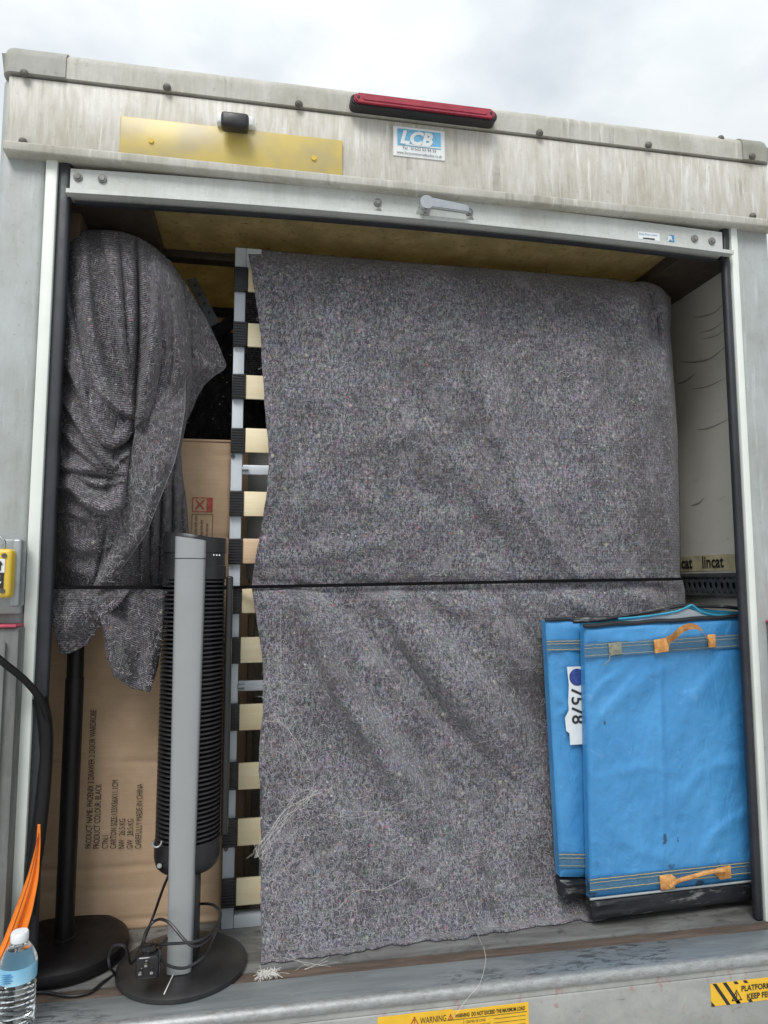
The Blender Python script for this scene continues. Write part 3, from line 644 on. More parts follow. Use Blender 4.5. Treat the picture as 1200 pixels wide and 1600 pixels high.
# tail lift columns
for s, x0, x1 in ((-1, -1.02, P(19, 1200, -.045).x), (1, .925, 1.02)):
    zt = P(10, 981, -.05).z if s < 0 else P(1197, 975, -.05).z
    cb = bmesh.new(); add_box(cb, x0, x1, -.045, .0, -.6, zt, .004)
    add_box(cb, x0+.02, x0+.035, -.055, -.0455, -.6, zt-.03, .002); add_box(cb, x1-.035, x1-.022, -.055, -.0455, -.6, zt-.03, .002)
    col = from_bm('lift_column', cb, M['column'], T)
    box('column_cap', x0-.002, x1-.004, -.052, .0, zt+.0005, zt+.007, M['pink'], col, .002)

# control bracket + pendant at the left
a = P(38, 842, -.03); b = P(36, 950, -.03)
br = box('control_bracket', -1.03, a.x-.004, -.022, .001, P(10, 960, -.02).z, a.z, M['zinc'], T, .004)
box('bracket_channel', P(21, 842, -.05).x, P(37, 842, -.05).x, -.062, -.0225, P(30, 948, -.05).z, P(30, 842, -.05).z, M['zinc'], br, .006, 3)
zt, zb = P(10, 858, -.07).z, P(10, 934, -.07).z; xr = P(20, 890, -.075).x
pen = thing('control_pendant', (xr-.045, -.06, zb), 'yellow tail lift control pendant with up and down arrows hanging on the left post', 'control box')
box('pendant_body', xr-.09, xr, -.085, -.035, zb, zt, M['yellow'], pen, .008, 3)
zu, zd = P(8, 884, -.085).z, P(7, 907, -.085).z
lab = box('up_label', xr-.050, xr-.012, -.087, -.0845, zu-.014, zu+.014, M['white_print'], pen, 0)
def arrow(name, x, z, s, up, m, parent):
    k = 1 if up else -1
    bm = bmesh.new(); add_prism(bm, [(x-.0015, -.0885, z-k*s), (x+.0015, -.0885, z-k*s), (x+.0015, -.0885, z+k*s*.2), (x+.005, -.0885, z+k*s*.2), (x, -.0885, z+k*s), (x-.005, -.0885, z+k*s*.2), (x-.0015, -.0885, z+k*s*.2)], (0, .0012, 0))
    return from_bm(name, bm, m, parent, smooth=False)
arrow('up_arrow', xr-.020, zu, .010, True, M['black_print'], pen)
box('down_label', xr-.050, xr-.013, -.087, -.0845, zd-.016, zd+.016, M['black_print'], pen, 0)
arrow('down_arrow', xr-.021, zd, .011, False, M['white_print'], pen)
for z in (zt-.014, zb+.014): cyl('screw', (xr-.014, -.088, z), (xr-.014, -.083, z), .005, M['steel_dark'], pen, n=12)
bm = bmesh.new(); r_ = bmesh.ops.create_circle  # hanging eye
pp = [(xr-.045+.018*math.cos(t), -.05, zt+.010+.018*math.sin(t)) for t in [math.pi*2*i/16 for i in range(17)]]
tube('hanging_eye', pp, .004, M['chrome'], pen, 8, 2)
# cable and orange strap
cb = tube('black_cable', [P(-25, 1010, -.10), P(5, 1035, -.085), P(38, 1062, -.055), P(60, 1088, -.03), P(71, 1112, -.01), P(73, 1128, .0)], .0075, M['black_matte'])
tag(cb, 'black cable crossing the white edge strip of the left post', 'cable')
hs = tube('black_hose', [P(62, 1090, .0), P(70, 1130, .005), P(71, 1180, .01), P(66, 1250, .005), P(58, 1320, -.002), P(50, 1372, -.01), P(45, 1430, -.02)], .015, M['black_matte'], None, 12)
tag(hs, 'thick black hose hanging beside the left rubber seal', 'hose')
cl = [(61, 1288), (60, 1320), (52, 1370), (38, 1420), (18, 1480), (-20, 1560)]; wd = [2, 3, 8.5, 13, 15.5, 18]; nrm = [(1, 0), (1, .1), (.95, .3), (.93, .38), (.93, .38), (.93, .38)]
cs = np.array([[(x+k*w_*n_[0]*1.0, y+k*w_*n_[1]) for k in np.linspace(-1, 1, 9)] for (x, y), w_, n_ in zip(cl, wd, nrm)])
tI = np.linspace(0, 5, 50); cs = np.stack([np.stack([np.interp(tI, range(6), cs[:, j, k]) for k in range(2)], -1) for j in range(9)], 1)
for _ in range(6): cs[1:-1] = (cs[:-2]+2*cs[1:-1]+cs[2:])/4
Yo = np.interp(tI, range(6), [-.0185, -.019, -.03, -.045, -.06, -.09])[:, None]+.006*np.cos(np.linspace(0, 3*math.pi, 9))[None]*np.clip(tI/3, 0, 1)[:, None]
co = PA(cs[..., 0], cs[..., 1], Yo); uv = np.stack(np.broadcast_arrays(np.linspace(0, 1, 9)[None], tI[:, None]), -1)
og = sheets('orange_strap', [(co, uv)], M['orange'], None, .0016)
tag(og, 'bright orange webbing strap hanging from the black hose at the left post', 'strap')
strips('seam', [co[4:, 4]+np.array([0, -.0022, 0]), co[6:, 2]+np.array([0, -.0022, 0])], .0018, plain('dark_orange_seam', (.35, .06, .01), .8), og)

# ================================================================== LOAD
# ---- wardrobe carton
Yc = .243
x1 = P(346, 1440, Yc).x; z0 = FZ; z1 = P(315, 690, Yc).z; x0 = -.940
ct = thing('wardrobe_carton', ((x0+x1)/2, .30, z0), 'tall brown wardrobe carton with printed sides standing behind the silver fan', 'cardboard box')
bm = bmesh.new(); add_box(bm, x0, x1, Yc+.004, Yc+.115, z0, z1, .003); from_bm('carton_body', bm, M['card'], ct)
gx, gz = np.meshgrid(np.linspace(x0, x1, 40), np.linspace(z0, z1, 200)); yy = Yc+.0025*fbm(gx*6, gz*6, 3)
for zz, a_, w in ((P(300, 712, Yc).z, .004, .006), (P(300, 757, Yc).z, .003, .005), (P(300, 838, Yc).z, .004, .006), (P(200, 1190, Yc).z, .003, .006), (P(200, 1352, Yc).z, .004, .007), (P(200, 1388, Yc).z, .002, .006), (z0+.02, .002, .006)):
    yy = yy+1.7*a_*np.exp(-((gz-zz-.004*np.sin(gx*9+zz*20))/w)**2)*np.clip(.6+1.2*fbm(gx*5, gz*0+zz*9, 8), 0, 1.3)
co = np.stack([gx, yy, gz], -1); uv = np.stack([gx, gz], -1)
cf = sheets('front_panel', [(co, uv)], M['card'], ct, .003)
box('top_flap', x0, x1+.002, Yc-.004, Yc+.06, z1+.0005, z1+.006, M['card'], ct, .001)
Yt = Yc-.0045
for k, (s, px) in enumerate((('PRODUCT NAME: PHOENIX 3 DRAWER 2 DOOR WARDROBE', 142.5), ('PRODUCT COLOUR: BLACK', 155), ('CTN:1', 168.5), ('CARTON SIZE:133X56X11.1CM', 181), ('NW:  26.5 KG', 194), ('GW:  28.5 KG', 207), ('CAREFULLY MADE IN CHINA', 220))):
    p = P(px, 1326, Yt); text(s, p, .0205, M['brown_print'], ct, UPW, .585, bold=0)
# printed warning mark and notice
a, b = P(301, 777, Yt), P(332, 800, Yt)
bm = bmesh.new()
def frame(bm, x0, x1, z0, z1, w, y, d=.0006):
    add_box(bm, x0, x1, y, y+d, z0, z0+w); add_box(bm, x0, x1, y, y+d, z1-w, z1); add_box(bm, x0, x0+w, y, y+d, z0+w, z1-w); add_box(bm, x1-w, x1, y, y+d, z0+w, z1-w)
frame(bm, a.x, b.x, b.z, a.z, .0018, Yt); add_box(bm, b.x-.015, b.x-.0018, Yt-.0002, Yt+.0004, b.z+.002, a.z-.002)
xm, zm = a.x+.019, (a.z+b.z)/2
for sgn in (1, -1):
    add_prism(bm, [(xm-.012, Yt-.0004*sgn, zm-sgn*.011), (xm-.009, Yt-.0004*sgn, zm-sgn*.013), (xm+.012, Yt-.0004*sgn, zm+sgn*.011), (xm+.009, Yt-.0004*sgn, zm+sgn*.013)], (0, .0003, 0))
from_bm('printed_mark', bm, M['red_print'], ct, smooth=False)
a, b = P(300, 803, Yt), P(332, 842, Yt); bm = bmesh.new(); frame(bm, a.x, b.x, b.z, a.z, .001, Yt); from_bm('printed_border', bm, M['brown_print'], ct, smooth=False)
for k, s in enumerate(('Handle with care', 'Keep box dry', 'Do not cut')): text(s, (a.x+.014+.014*k, Yt, b.z+.003), .0115, M['brown_print'], ct, UPW, .72)

# ---- black stand
c = PF(100, 1465, FZ+.0415); Yst = c.y
st_ = thing('black_stand', (c.x, c.y, FZ), 'matt black pole on a round base under the dark draped blanket', 'stand')
lathe('round_base', (c.x, c.y, FZ), [(.128, .0), (.138, .006), (.141, .018), (.138, .030), (.128, .038), (.112, .041), (.03, .0415), (.0005, .0415)], M['black_matte'], st_, 64)
lathe('pole_collar', (c.x, c.y, FZ+.041), [(.026, 0), (.026, .003), (.023, .005), (.0005, .005)], M['black_matte'], st_, 28)
pb = bmesh.new(); pz = P(118, 400, .2).z
add_cyl(pb, (c.x, c.y, FZ+.044), (c.x, c.y, .70), .0205, .0205, 24); add_cyl(pb, (c.x, c.y, .70), (c.x, c.y, 1.55), .0185, .0185, 24)
from_bm('pole', pb, M['black_matte'], st_)

# ---- bed frame
Yf = .20
bx0, bx1 = P(357, 900, Yf).x, P(1040, 700, Yf).x-.01; xL0, xL1 = bx0, bx0+.029
zt = P(365, 386, Yf).z; zb = FZ
bd = thing('bed_frame', ((bx0+bx1)/2, Yf+.02, zb), 'silver metal slatted bed frame stood on end beside the carton', 'bed frame')
box('side_rail', xL0, xL1, Yf, Yf+.03, zb, zt, M['frame'], bd, .002)
box('side_rail', bx1-.028, bx1, Yf, Yf+.03, zb, zt-.075, M['frame'], bd, .002)
box('end_rail', xL1+.0005, bx1-.0285, Yf, Yf+.03, zt-.060, zt-.030, M['frame'], bd, .002)
box('corner_plate', xL1+.0005, xL1+.04, Yf-.002, Yf+.004, zt-.034, zt-.001, M['frame'], bd, .001)
box('end_rail', xL1+.0005, bx1-.0285, Yf, Yf+.03, zb, zb+.030, M['frame'], bd, .002)
yspan = [(415,455),(502,540),(584,622),(670,706),(768,805),(843,880),(920,958),(998,1035),(1102,1140),(1193,1233),(1282,1322),(1376,1416)]
hp = sp_ = None
for k, (ya, yb) in enumerate(yspan):
    za, zb_ = P(376, ya, Yf-.014).z, P(376, yb, Yf-.014).z; zc = (za+zb_)/2
    if hp is None:
        hw = .033; bm = bmesh.new(); add_box(bm, xL0-.001, xL0+.0345, Yf-.014, Yf-.0005, zc-hw, zc+hw, .002)
        for j in range(9): add_box(bm, xL0+.001, xL0+.033, Yf-.0162, Yf-.0142, zc-.028+.007*j-.0018, zc-.028+.007*j+.0018, .0006, 1)
        hp = from_bm('slat_holder', bm, M['black'], bd); sp_ = box('slat', xL0+.0350, bx1-.035, Yf-.009, Yf-.001, zc-.0320, zc+.0320, M['slat'], bd, .002); zref = zc
    else:
        dz = zc-zref
        o = hp.copy(); o.name = 'slat_holder'; C.objects.link(o); o.location = (0, 0, dz)
        o = sp_.copy(); o.name = 'slat'; C.objects.link(o); o.location = (rng.normal()*.0015, rng.normal()*.0008, dz+rng.normal()*.0012)
        if k == 5:
            o.data = sp_.data.copy(); o.data.materials.clear(); o.data.materials.append(M['slat_pink'])
            o['label'] = 'pinkish bare slat'
for ya, yb in ((726, 741), (1064, 1080)):
    za, zb_ = P(390, ya, Yf).z, P(390, yb, Yf).z
    box('cross_bar', xL1+.0005, bx1-.0285, Yf+.004, Yf+.016, zb_, za, M['frame'], bd, .002)
    zc = (za+zb_)/2; cyl('wing_bolt', (xL1+.0005, Yf-.004, zc), (xL1+.016, Yf-.004, zc), .0055, M['zinc'], bd, n=12)
for px, py in ((364, 713), (358, 1041), (353, 1326)):
    p = P(px, py, Yf); cyl('bolt', (p.x, Yf-.004, p.z), (p.x, Yf+.002, p.z), .0055, M['steel_dark'], bd, n=12)

# ---- things behind the slats
a = P(377, 690, .42); b_ = P(397, 690, .42)
o = box('cardboard_box', P(362, 700, .40).x, P(393, 700, .40).x, .36, .60, FZ, P(380, 690, .36).z, M['card'], None, .003); tag(o, 'narrow brown cardboard box seen through the slats of the bed frame', 'cardboard box')
o = box('grey_panel', P(388, 700, .30).x, P(388, 700, .30).x+.5, .30, .32, P(400, 905, .30).z, P(400, 690, .30).z, M['grey_board'], None, .002); tag(o, 'smooth grey board showing through the upper slats above the strap', 'board')
o = box('brown_board', P(384, 1200, .30).x, P(394, 1200, .30).x, .30, .34, FZ, P(385, 930, .30).z, M['brown_board'], None, .002); tag(o, 'dark brown upright board behind the lower slats', 'board')
o = box('pale_board', P(406, 1250, .26).x, P(406, 1250, .26).x+.3, .26, .275, FZ, P(405, 1130, .26).z, M['white_board'], None, .002); tag(o, 'pale board leaning behind the lowest slats of the bed frame', 'board')
# black pile heap above the carton
def lump(name, pts_top, Y0, m, bottom, nu=70, nv=50, seed=4, bul=.10):
    xs = [p[0] for p in pts_top]; X, Yp, u, v = patch(pts_top, [(xs[0], bottom), (xs[-1], bottom)], [pts_top[0], (xs[0], bottom)], [pts_top[-1], (xs[-1], bottom)], nu, nv, 3)
    Yd = Y0+.12-bul*np.sin(np.pi*u)**.5*np.sin(np.pi*np.clip(v*.6+.05, 0, 1))+.02*fbm(X/40, Yp/40, seed)
    return PA(X, Yp, Yd), np.stack([X/545, -Yp/545], -1)
l1 = lump('a', [(255,600), (280,560), (310,545), (335,500), (352,515), (375,530), (400,520), (450,500)], .42, None, 720)
o = sheets('black_pile', [l1], M['fur'], None, .01); tag(o, 'black shaggy bundle lying on top of the tall carton', 'bundle')
l2 = lump('b', [(376,470), (386,455), (395,448), (430,450), (480,440)], .28, None, 615, 30, 30, 9, .03)
o = sheets('dark_cloth', [l2], M['knit'], None, .004); tag(o, 'dark grey cloth hanging behind the top slats of the bed frame', 'cloth')
# perforated angle and ribbed hose
pa, pb_ = P(297, 438, .34), P(340, 512, .34)
an = thing('perforated_strip', pa, 'dark perforated metal strip leaning beside the draped blanket', 'metal strip')
q = [P(292, 437, .34), P(305, 433, .34), P(343, 503, .34), P(334, 520, .34)]
prism('strip_plate', q, (0, .006, 0), M['steel_dark'], an)
for px, py in ((305, 446), (312, 460), (319, 474), (327, 488)):
    p = P(px, py, .339); cyl('hole', (p.x, .3385, p.z), (p.x, .3397, p.z), .0045, M['black_print'], an, n=10)
hp_ = [P(330, 530, .33), P(338, 518, .33), P(350, 512, .33), P(358, 505, .33), P(372, 500, .33)]
hb = bmesh.new(); add_tube(hb, hp_, .018, 12)
for q in catmull(hp_, 4): bmesh.ops.create_uvsphere(hb, u_segments=10, v_segments=6, radius=.0215, matrix=Matrix.Translation(q) @ Matrix.Diagonal((.35, 1, 1, 1)))
tag(from_bm('ribbed_hose', hb, M['black']), 'short ribbed black hose on the bundle beside the bed frame', 'hose')

# ---- big felt blanket over the bed frame
NU, NV = 330, 520
top = [(386,389), (420,392), (520,401), (640,411), (760,420), (880,430), (960,437), (985,442), (1004,440), (1018,443), (1032,449), (1047,466)]
bot = [(408,1506), (420,1514), (440,1512), (450,1508), (470,1513), (500,1517), (530,1510), (545,1502), (556,1500), (572,1503), (585,1495), (610,1493), (650,1486), (662,1482), (680,1484), (720,1476), (735,1471), (760,1475), (800,1470), (850,1459), (900,1449), (935,1441), (965,1432)]
lef = [(386,389), (393,420), (397,452), (403,490), (407,520), (408,545), (411,590), (414,640), (419,690), (420,730), (416,775), (411,808), (407,835), (401,860), (397,885), (393,914), (395,930), (398,950), (404,985), (409,1020), (411,1050), (411,1090), (410,1120), (405,1165), (404,1200), (407,1240), (407,1290), (409,1340), (407,1400), (408,1440), (409,1475), (408,1506)]
rig = [(1047,466), (1049,490), (1047,520), (1053,600), (1059,690), (1061,780), (1062,850), (1062,901), (1066,908), (1070,925), (1071,960), (1060,1060), (1040,1200), (1010,1330), (965,1432)]
X, Yp, u, v = patch(top, bot, lef, rig, NU, NV, 2)
vs = .466; s = np.clip((v-vs)/(1-vs), 0, 1); up = np.clip(v/vs, 0, 1)
hem = .015+.075*np.clip(u/.8, 0, 1)
Yd = .170-.030*np.sin(np.pi*up)**.8*(v < vs)*np.sin(np.pi*np.clip(u*.9+.1, 0, 1))**.5
Yd = Yd - (v >= vs)*((.165-hem)*s**(2.6+4*np.clip(u*1.4-.3, 0, 1))+.022*np.sin(np.pi*s**.7)*np.clip(1.1-1.3*u, 0, 1))
Yd = Yd + .010*np.exp(-((v-vs)/.012)**2)
Yd = Yd + .05*np.clip(1-v/.035, 0, 1)**2 + .06*np.clip((u-.965)/.035, 0, 1)**2*(v < .55)
H = .010*fbm(X/150, Yp/150, 21)+.007*fbm(X/60, Yp/80, 31, 3)+.0016*fbm(X/14, Yp/14, 41, 3)
for pts, w0, w1, am in (([(735,540),(770,660),(820,780),(890,885)], 28, 14, .013), ([(690,670),(770,790),(860,870)], 36, 20, .010), ([(480,440),(500,560),(490,700)], 40, 40, .006),
        ([(900,470),(930,620),(920,780)], 45, 40, .007), ([(420,430),(600,440),(900,470)], 18, 18, -.004), ([(410,880),(520,865),(640,840)], 20, 12, .005), ([(985,450),(1010,600),(1000,850)], 22, 25, .010), ([(1008,443),(1022,490),(1034,560)], 6, 14, -.012), ([(1000,442),(1030,456),(1046,480)], 8, 8, .010),
        ([(505,925),(600,1050),(690,1165),(750,1260)], 48, 48, -.018), ([(470,930),(520,1060),(600,1190),(650,1290)], 30, 12, .014), ([(630,1000),(700,1100),(780,1190)], 40, 14, .016), ([(475,925),(560,1010),(650,1110),(730,1190)], 26, 40, .022), ([(455,960),(540,1090),(620,1200),(690,1300)], 26, 44, .018), ([(600,920),(690,1020),(790,1120),(840,1200)], 22, 40, .015),
        ([(560,950),(640,1050),(760,1180)], 16, 18, -.014), ([(720,915),(790,990),(850,1060)], 16, 28, .010), ([(430,1080),(520,1240),(600,1330)], 30, 40, .010), ([(980,912),(1010,930),(1040,980)], 14, 20, .010),
        ([(440,1180),(560,1320),(760,1400)], 50, 60, .010), ([(880,910),(910,945),(930,960)], 10, 14, .008), ([(520,915),(540,935),(590,975)], 8, 12, .007), ([(660,912),(690,940),(740,960)], 8, 12, .006)):
    H = H+ridge(X, Yp, pts, w0, w1, am*2.3)
edge = np.exp(-u/.012)*.4
Yd = Yd-H*(1-.85*np.exp(-((v-vs)/.010)**2))
Yd = Yd-.012*edge*fbm(Yp/25, Yp*0, 51)
Yd = np.where((u < .955) & (v > .04), np.minimum(Yd, .176), Yd)
# curl of the hem on the floor
Yd = Yd-np.clip((v-.985)/.015, 0, 1)**2*(.012+.02*fbm(X/30, X*0, 61))
Xj = X+.9*fbm(Yp/9, X*0, 71, 3)*np.exp(-u/.01); Yj = Yp+5*fbm(X/16, X*0, 81, 4)*np.clip((v-.96)/.04, 0, 1)
cob = PA(Xj, Yj, Yd); cob[..., 2] = np.maximum(cob[..., 2], FZ+.004)
bl = sheets('felt_blanket', [(cob, np.stack([X/545, -Yp/545], -1))], M['blanket'], None, .004)
tag(bl, 'large grey felt removal blanket covering the bed frame in the middle', 'blanket')
# loose fibres and threads on it
def fibres(n, lmin, lmax, off, dens):
    paths = []; i = rng.integers(4, NV-8, n*4); j = rng.integers(3, NU-6, n*4)
    keep = rng.random(n*4) < dens(j/NU, i/NV); i, j = i[keep][:n], j[keep][:n]
    for a_, b_ in zip(i, j):
        p = cob[a_, b_]; th = rng.random()*2*math.pi; L = lmin+(lmax-lmin)*rng.random()**2; k = 5; q = [p]; cv = rng.normal()*1.1
        for t in range(k-1):
            th += cv*.5+rng.normal()*.25; q.append(q[-1]+np.array([math.cos(th), 0, math.sin(th)])*L/(k-1))
        q = np.array(q); fx = (np.clip(b_+(q[:, 0]-p[0])*545*NU/650, 0, NU-1)).astype(int); fy = (np.clip(a_-(q[:, 2]-p[2])*545*NV/1110, 0, NV-1)).astype(int)
        q[:, 1] = cob[fy, fx, 1]-off-.002*np.sin(np.linspace(0, math.pi, k))*rng.random(); paths.append(q)
    return paths
strips('loose_fibres', fibres(9000, .006, .030, .003, lambda U, V: .25+.75*np.exp(-((U-.05)/.12)**2)*(V > .55)+.35*(V > .75)), .0005, M['fibre'], bl, 'stuff')
th = []
def thread(pts, Y, n=1, jit=6):
    for _ in range(max(1, n//2)):
        q = catmull([P(x+rng.normal()*jit*1.6, y+rng.normal()*jit*1.6, Y-rng.random()*.004) for x, y in pts], 5); th.append(np.array([tuple(k) for k in q]))
thread([(500,1235),(470,1255),(445,1280),(425,1305),(402,1335)], .06, 14, 4); thread([(412,1130),(450,1180),(455,1240),(430,1290)], .08, 4, 7)
thread([(405,1310),(400,1335),(404,1345),(412,1330)], .07, 10, 4); thread([(440,960),(430,1080),(450,1190)], .13, 3, 8); thread([(520,1270),(560,1262),(620,1255)], .05, 3, 4)
thread([(412,1530),(425,1524),(450,1522),(480,1515),(520,1505)], -.006, 9, 3); thread([(445,1490),(470,1505),(520,1512),(500,1520)], .0, 4, 4); thread([(530,1425),(560,1400),(590,1385),(640,1370)], .04, 3, 3)
thread([(715,1370),(735,1430),(758,1480)], .02, 1, 2); thread([(440,1300),(500,1280),(560,1270),(640,1250)], .055, 2, 6);
strips('threads', th, .00045, M['fibre_white'], bl, 'stuff')
tf = []
for _ in range(90):
    c_ = P(411+abs(rng.normal())*13-4, 1527-abs(rng.normal())*3, -.03+rng.normal()*.006); a_ = rng.random()*6.28; l_ = .006+.016*rng.random()
    d_ = np.array([math.cos(a_), rng.normal()*.3, math.sin(a_)*.6])*l_; c_ = np.array(c_); c_[2] = max(c_[2], FZ+.006); tf.append(np.array([c_-d_, c_+np.array([0, 0, .003]), c_+d_]))
strips('frayed_tuft', tf, .0008, M['fibre_white'], bl, 'stuff')
th = []; thread([(757,1478),(760,1500),(750,1535),(735,1552),(722,1570),(712,1590)], -.152, 1, 1)
strips('hanging_thread', th, .0007, M['fibre_white'], bl)

# ---- dark knitted blanket over the stand
NU2, NV2 = 240, 460
top = [(101,384), (106,372), (118,364), (140,360), (165,360), (190,363), (215,371), (240,386), (256,400), (268,418)]
lef = [(101,384), (98,430), (95,500), (92,560), (90,620), (88,680), (86,720), (88,760), (91,800), (91,860), (86,918)]
rig = [(268,418), (285,450), (296,520), (300,590), (292,650), (282,700), (284,740), (290,780), (294,830), (294,880), (290,918)]
bot = [(86,918), (290,918)]
X, Yp, u, v = patch(top, bot, lef, rig, NU2, NV2, 4)
Yd = .235-.115*np.sin(np.pi*np.clip(u*.96+.03, 0, 1))**.7*np.clip(.45+v*2.2, 0, 1)+.075*np.clip(1-v/.10, 0, 1)**2+.05*np.clip((v-.8)/.2, 0, 1)
H = .010*fbm(X/60, Yp/90, 5)+.003*fbm(X/18, Yp/24, 15, 3)
for pts, w0, w1, am in (([(128,366),(136,430),(142,500),(156,570),(172,625),(184,648)], 5, 22, .036), ([(160,364),(176,430),(186,510),(198,590),(208,650)], 22, 4, .030),
        ([(212,372),(216,440),(216,520),(212,600),(211,668)], 5, 5, -.042), ([(240,392),(244,450),(236,540),(226,610),(215,668)], 26, 5, .032), ([(262,420),(274,490),(276,570),(262,640),(240,690)], 16, 4, .018),
        ([(100,430),(110,500),(124,560),(134,610)], 4, 18, .024), ([(186,372),(192,440),(198,520),(204,600)], 4, 5, -.024), ([(112,370),(116,420),(114,480)], 12, 4, .010), ([(250,470),(252,560),(236,650)], 4, 4, -.012),
        ([(90,552),(114,588),(138,640),(164,692),(190,690),(213,668)], 26, 3, .036), ([(90,612),(112,646),(140,690),(172,728),(186,722)], 20, 3, .034), ([(150,600),(166,622),(186,640),(210,650)], 14, 3, .020),
        ([(88,660),(112,690),(140,716),(172,742)], 16, 3, .022), ([(86,716),(100,728),(140,735),(180,740)], 16, 4, .026), ([(86,690),(94,706),(100,726)], 5, 5, .016),
        ([(88,756),(112,764),(136,786),(165,798),(194,788)], 30, 3, .044), ([(120,742),(150,756),(186,754)], 10, 3, .018), ([(96,790),(120,804),(150,812)], 10, 3, .012),
        ([(200,680),(197,730),(188,780),(182,800)], 5, 12, .026), ([(207,672),(202,690),(184,706)], 7, 7, -.030), ([(96,838),(126,858),(160,856)], 22, 4, .014), ([(92,878),(128,896),(160,902)], 16, 4, .016), ([(168,820),(160,860),(150,910)], 4, 4, -.014),
        ([(228,760),(223,840),(222,912)], 10, 3, .018), ([(243,750),(239,830),(238,912)], 10, 3, .020), ([(258,735),(256,830),(252,912)], 10, 3, .020), ([(273,735),(274,830),(270,912)], 9, 3, .018), ([(286,780),(288,840),(286,912)], 8, 3, .014)):
    H = H+ridge(X, Yp, pts, w0, w1, am*1.4)
Yd = Yd-H
def sst(a, b, x): t = np.clip((x-a)/(b-a), 0, 1); return t*t*(3-2*t)
Yd = Yd-.105*(1-sst(.45, .8, u)*sst(.55, .8, v))
A1 = (PA(X, Yp, Yd), np.stack([X/545+.03*fbm(X/90, Yp/120, 77), -Yp/545+.035*fbm(X/110, Yp/200, 78)+.10*np.sin(np.pi*u)-.05*u], -1))
def YA(x, y):
    d = (X-x)**2+(Yp-y)**2; return Yd.ravel()[np.argmin(d)]
# lapel band, free on its right edge
Xl, Yl, ul, vl = patch([(226,540), (252,545), (290,590)], [(146,916), (166,917)], [(226,540), (222,610), (212,672), (203,720), (196,780), (178,850), (146,916)], [(290,590), (289,640), (281,688), (272,725), (256,765), (228,835), (200,875), (166,917)], 70, 160, 6)
Yl_d = .0-.012*np.sin(np.pi*ul)+.05*np.clip((vl-.55)/.45, 0, 1)**1.5+.085*(1-np.clip(vl/.40, 0, 1))**1.2-.006*fbm(Xl/22, Yl/60, 8)-.008*np.exp(-((ul-.78)/.12)**2)*np.sin(np.pi*vl)
A2 = (PA(Xl, Yl, Yl_d), np.stack([ul*.16, -Yl/545+.2*ul], -1))
# flap standing out on the right
Xr, Yr, ur, vr = patch([(250,398), (266,408), (286,440)], [(262,735), (281,690)], [(250,398), (252,520), (262,735)], [(286,440), (304,468), (322,498), (340,536), (354,570), (350,578), (336,586), (320,600), (309,618), (300,640), (289,662), (281,690)], 80, 150, 3)
Yr_d = .115+.06*ur-.012*np.sin(np.pi*ur*1.5+.4)*np.sin(np.pi*vr)-.005*fbm(Xr/40, Yr/60, 9)-.010*ridge(Xr, Yr, [(270,430),(300,520),(318,590)], 14, 14, 1)
A3 = (PA(Xr, Yr, Yr_d), np.stack([Xr/545, -Yr/545-.3*ur], -1))
# tails under the strap
X4, Y4, u4, v4 = patch([(84,919), (120,920), (165,919), (205,919)], [(96,1023), (110,1020), (135,1008), (150,986), (160,965)], [(84,919), (80,950), (86,990), (96,1023)], [(205,919), (190,940), (172,955), (160,965)], 80, 80, 4)
Y4_d = .075-.03*np.sin(np.pi*np.clip(v4*1.2, 0, 1))-.012*fbm(X4/30, Y4/50, 12)-ridge(X4, Y4, [(110,925),(115,960),(105,1010)], 10, 12, .016)-ridge(X4, Y4, [(150,922),(150,950),(140,985)], 8, 8, -.012)-ridge(X4, Y4, [(170,922),(165,945)], 6, 8, .012)
A4 = (PA(X4, Y4, Y4_d), np.stack([X4/545+.1*v4, -Y4/545], -1))
X5, Y5, u5, v5 = patch([(120,921), (170,921), (215,920), (280,920)], [(174,1040), (180,1056), (205,1075), (234,1081), (246,1040)], [(120,921), (140,945), (156,965), (166,995), (174,1040)], [(280,920), (262,960), (252,1000), (246,1040)], 100, 110, 4)
Y5_d = .085-.035*np.sin(np.pi*np.clip(v5*.9, 0, 1))-.012*fbm(X5/26, Y5/40, 14)-ridge(X5, Y5, [(140,925),(165,955),(190,1000),(200,1050)], 7, 12, .022)-ridge(X5, Y5, [(165,925),(190,955),(215,1010),(225,1060)], 8, 8, -.018)-ridge(X5, Y5, [(190,925),(215,950),(235,990),(238,1060)], 8, 10, .018)-ridge(X5, Y5, [(225,922),(245,935),(268,938)], 6, 8, .014)
A5 = (PA(X5, Y5, Y5_d), np.stack([X5/545+.3, -Y5/545+.1*u5], -1))
X6, Y6, u6, v6 = patch([(152,960), (200,960)], [(178,1056), (196,1066)], [(152,960), (162,990), (168,1030), (178,1056)], [(200,960), (196,1000), (196,1066)], 30, 50, 3)
A6 = (PA(X6, Y6, .082+.02*u6-.01*np.sin(np.pi*u6)), np.stack([X6/545, -Y6/545], -1))
kb = sheets('knitted_blanket', [A1, A2, A3, A4, A5, A6], M['knit'], None, .004)
tag(kb, 'dark grey knitted blanket bunched over the black stand at the left', 'blanket')
hemp = [np.array([tuple(q) for q in A2[0][:, -1]])+np.array([0, -.004, 0]), A3[0][75:, -1]+np.array([0, -.003, 0])]
strips('hem_edge', hemp, .002, plain('pale_hem', (.15, .148, .16), .95, 0, .2, 60), kb)

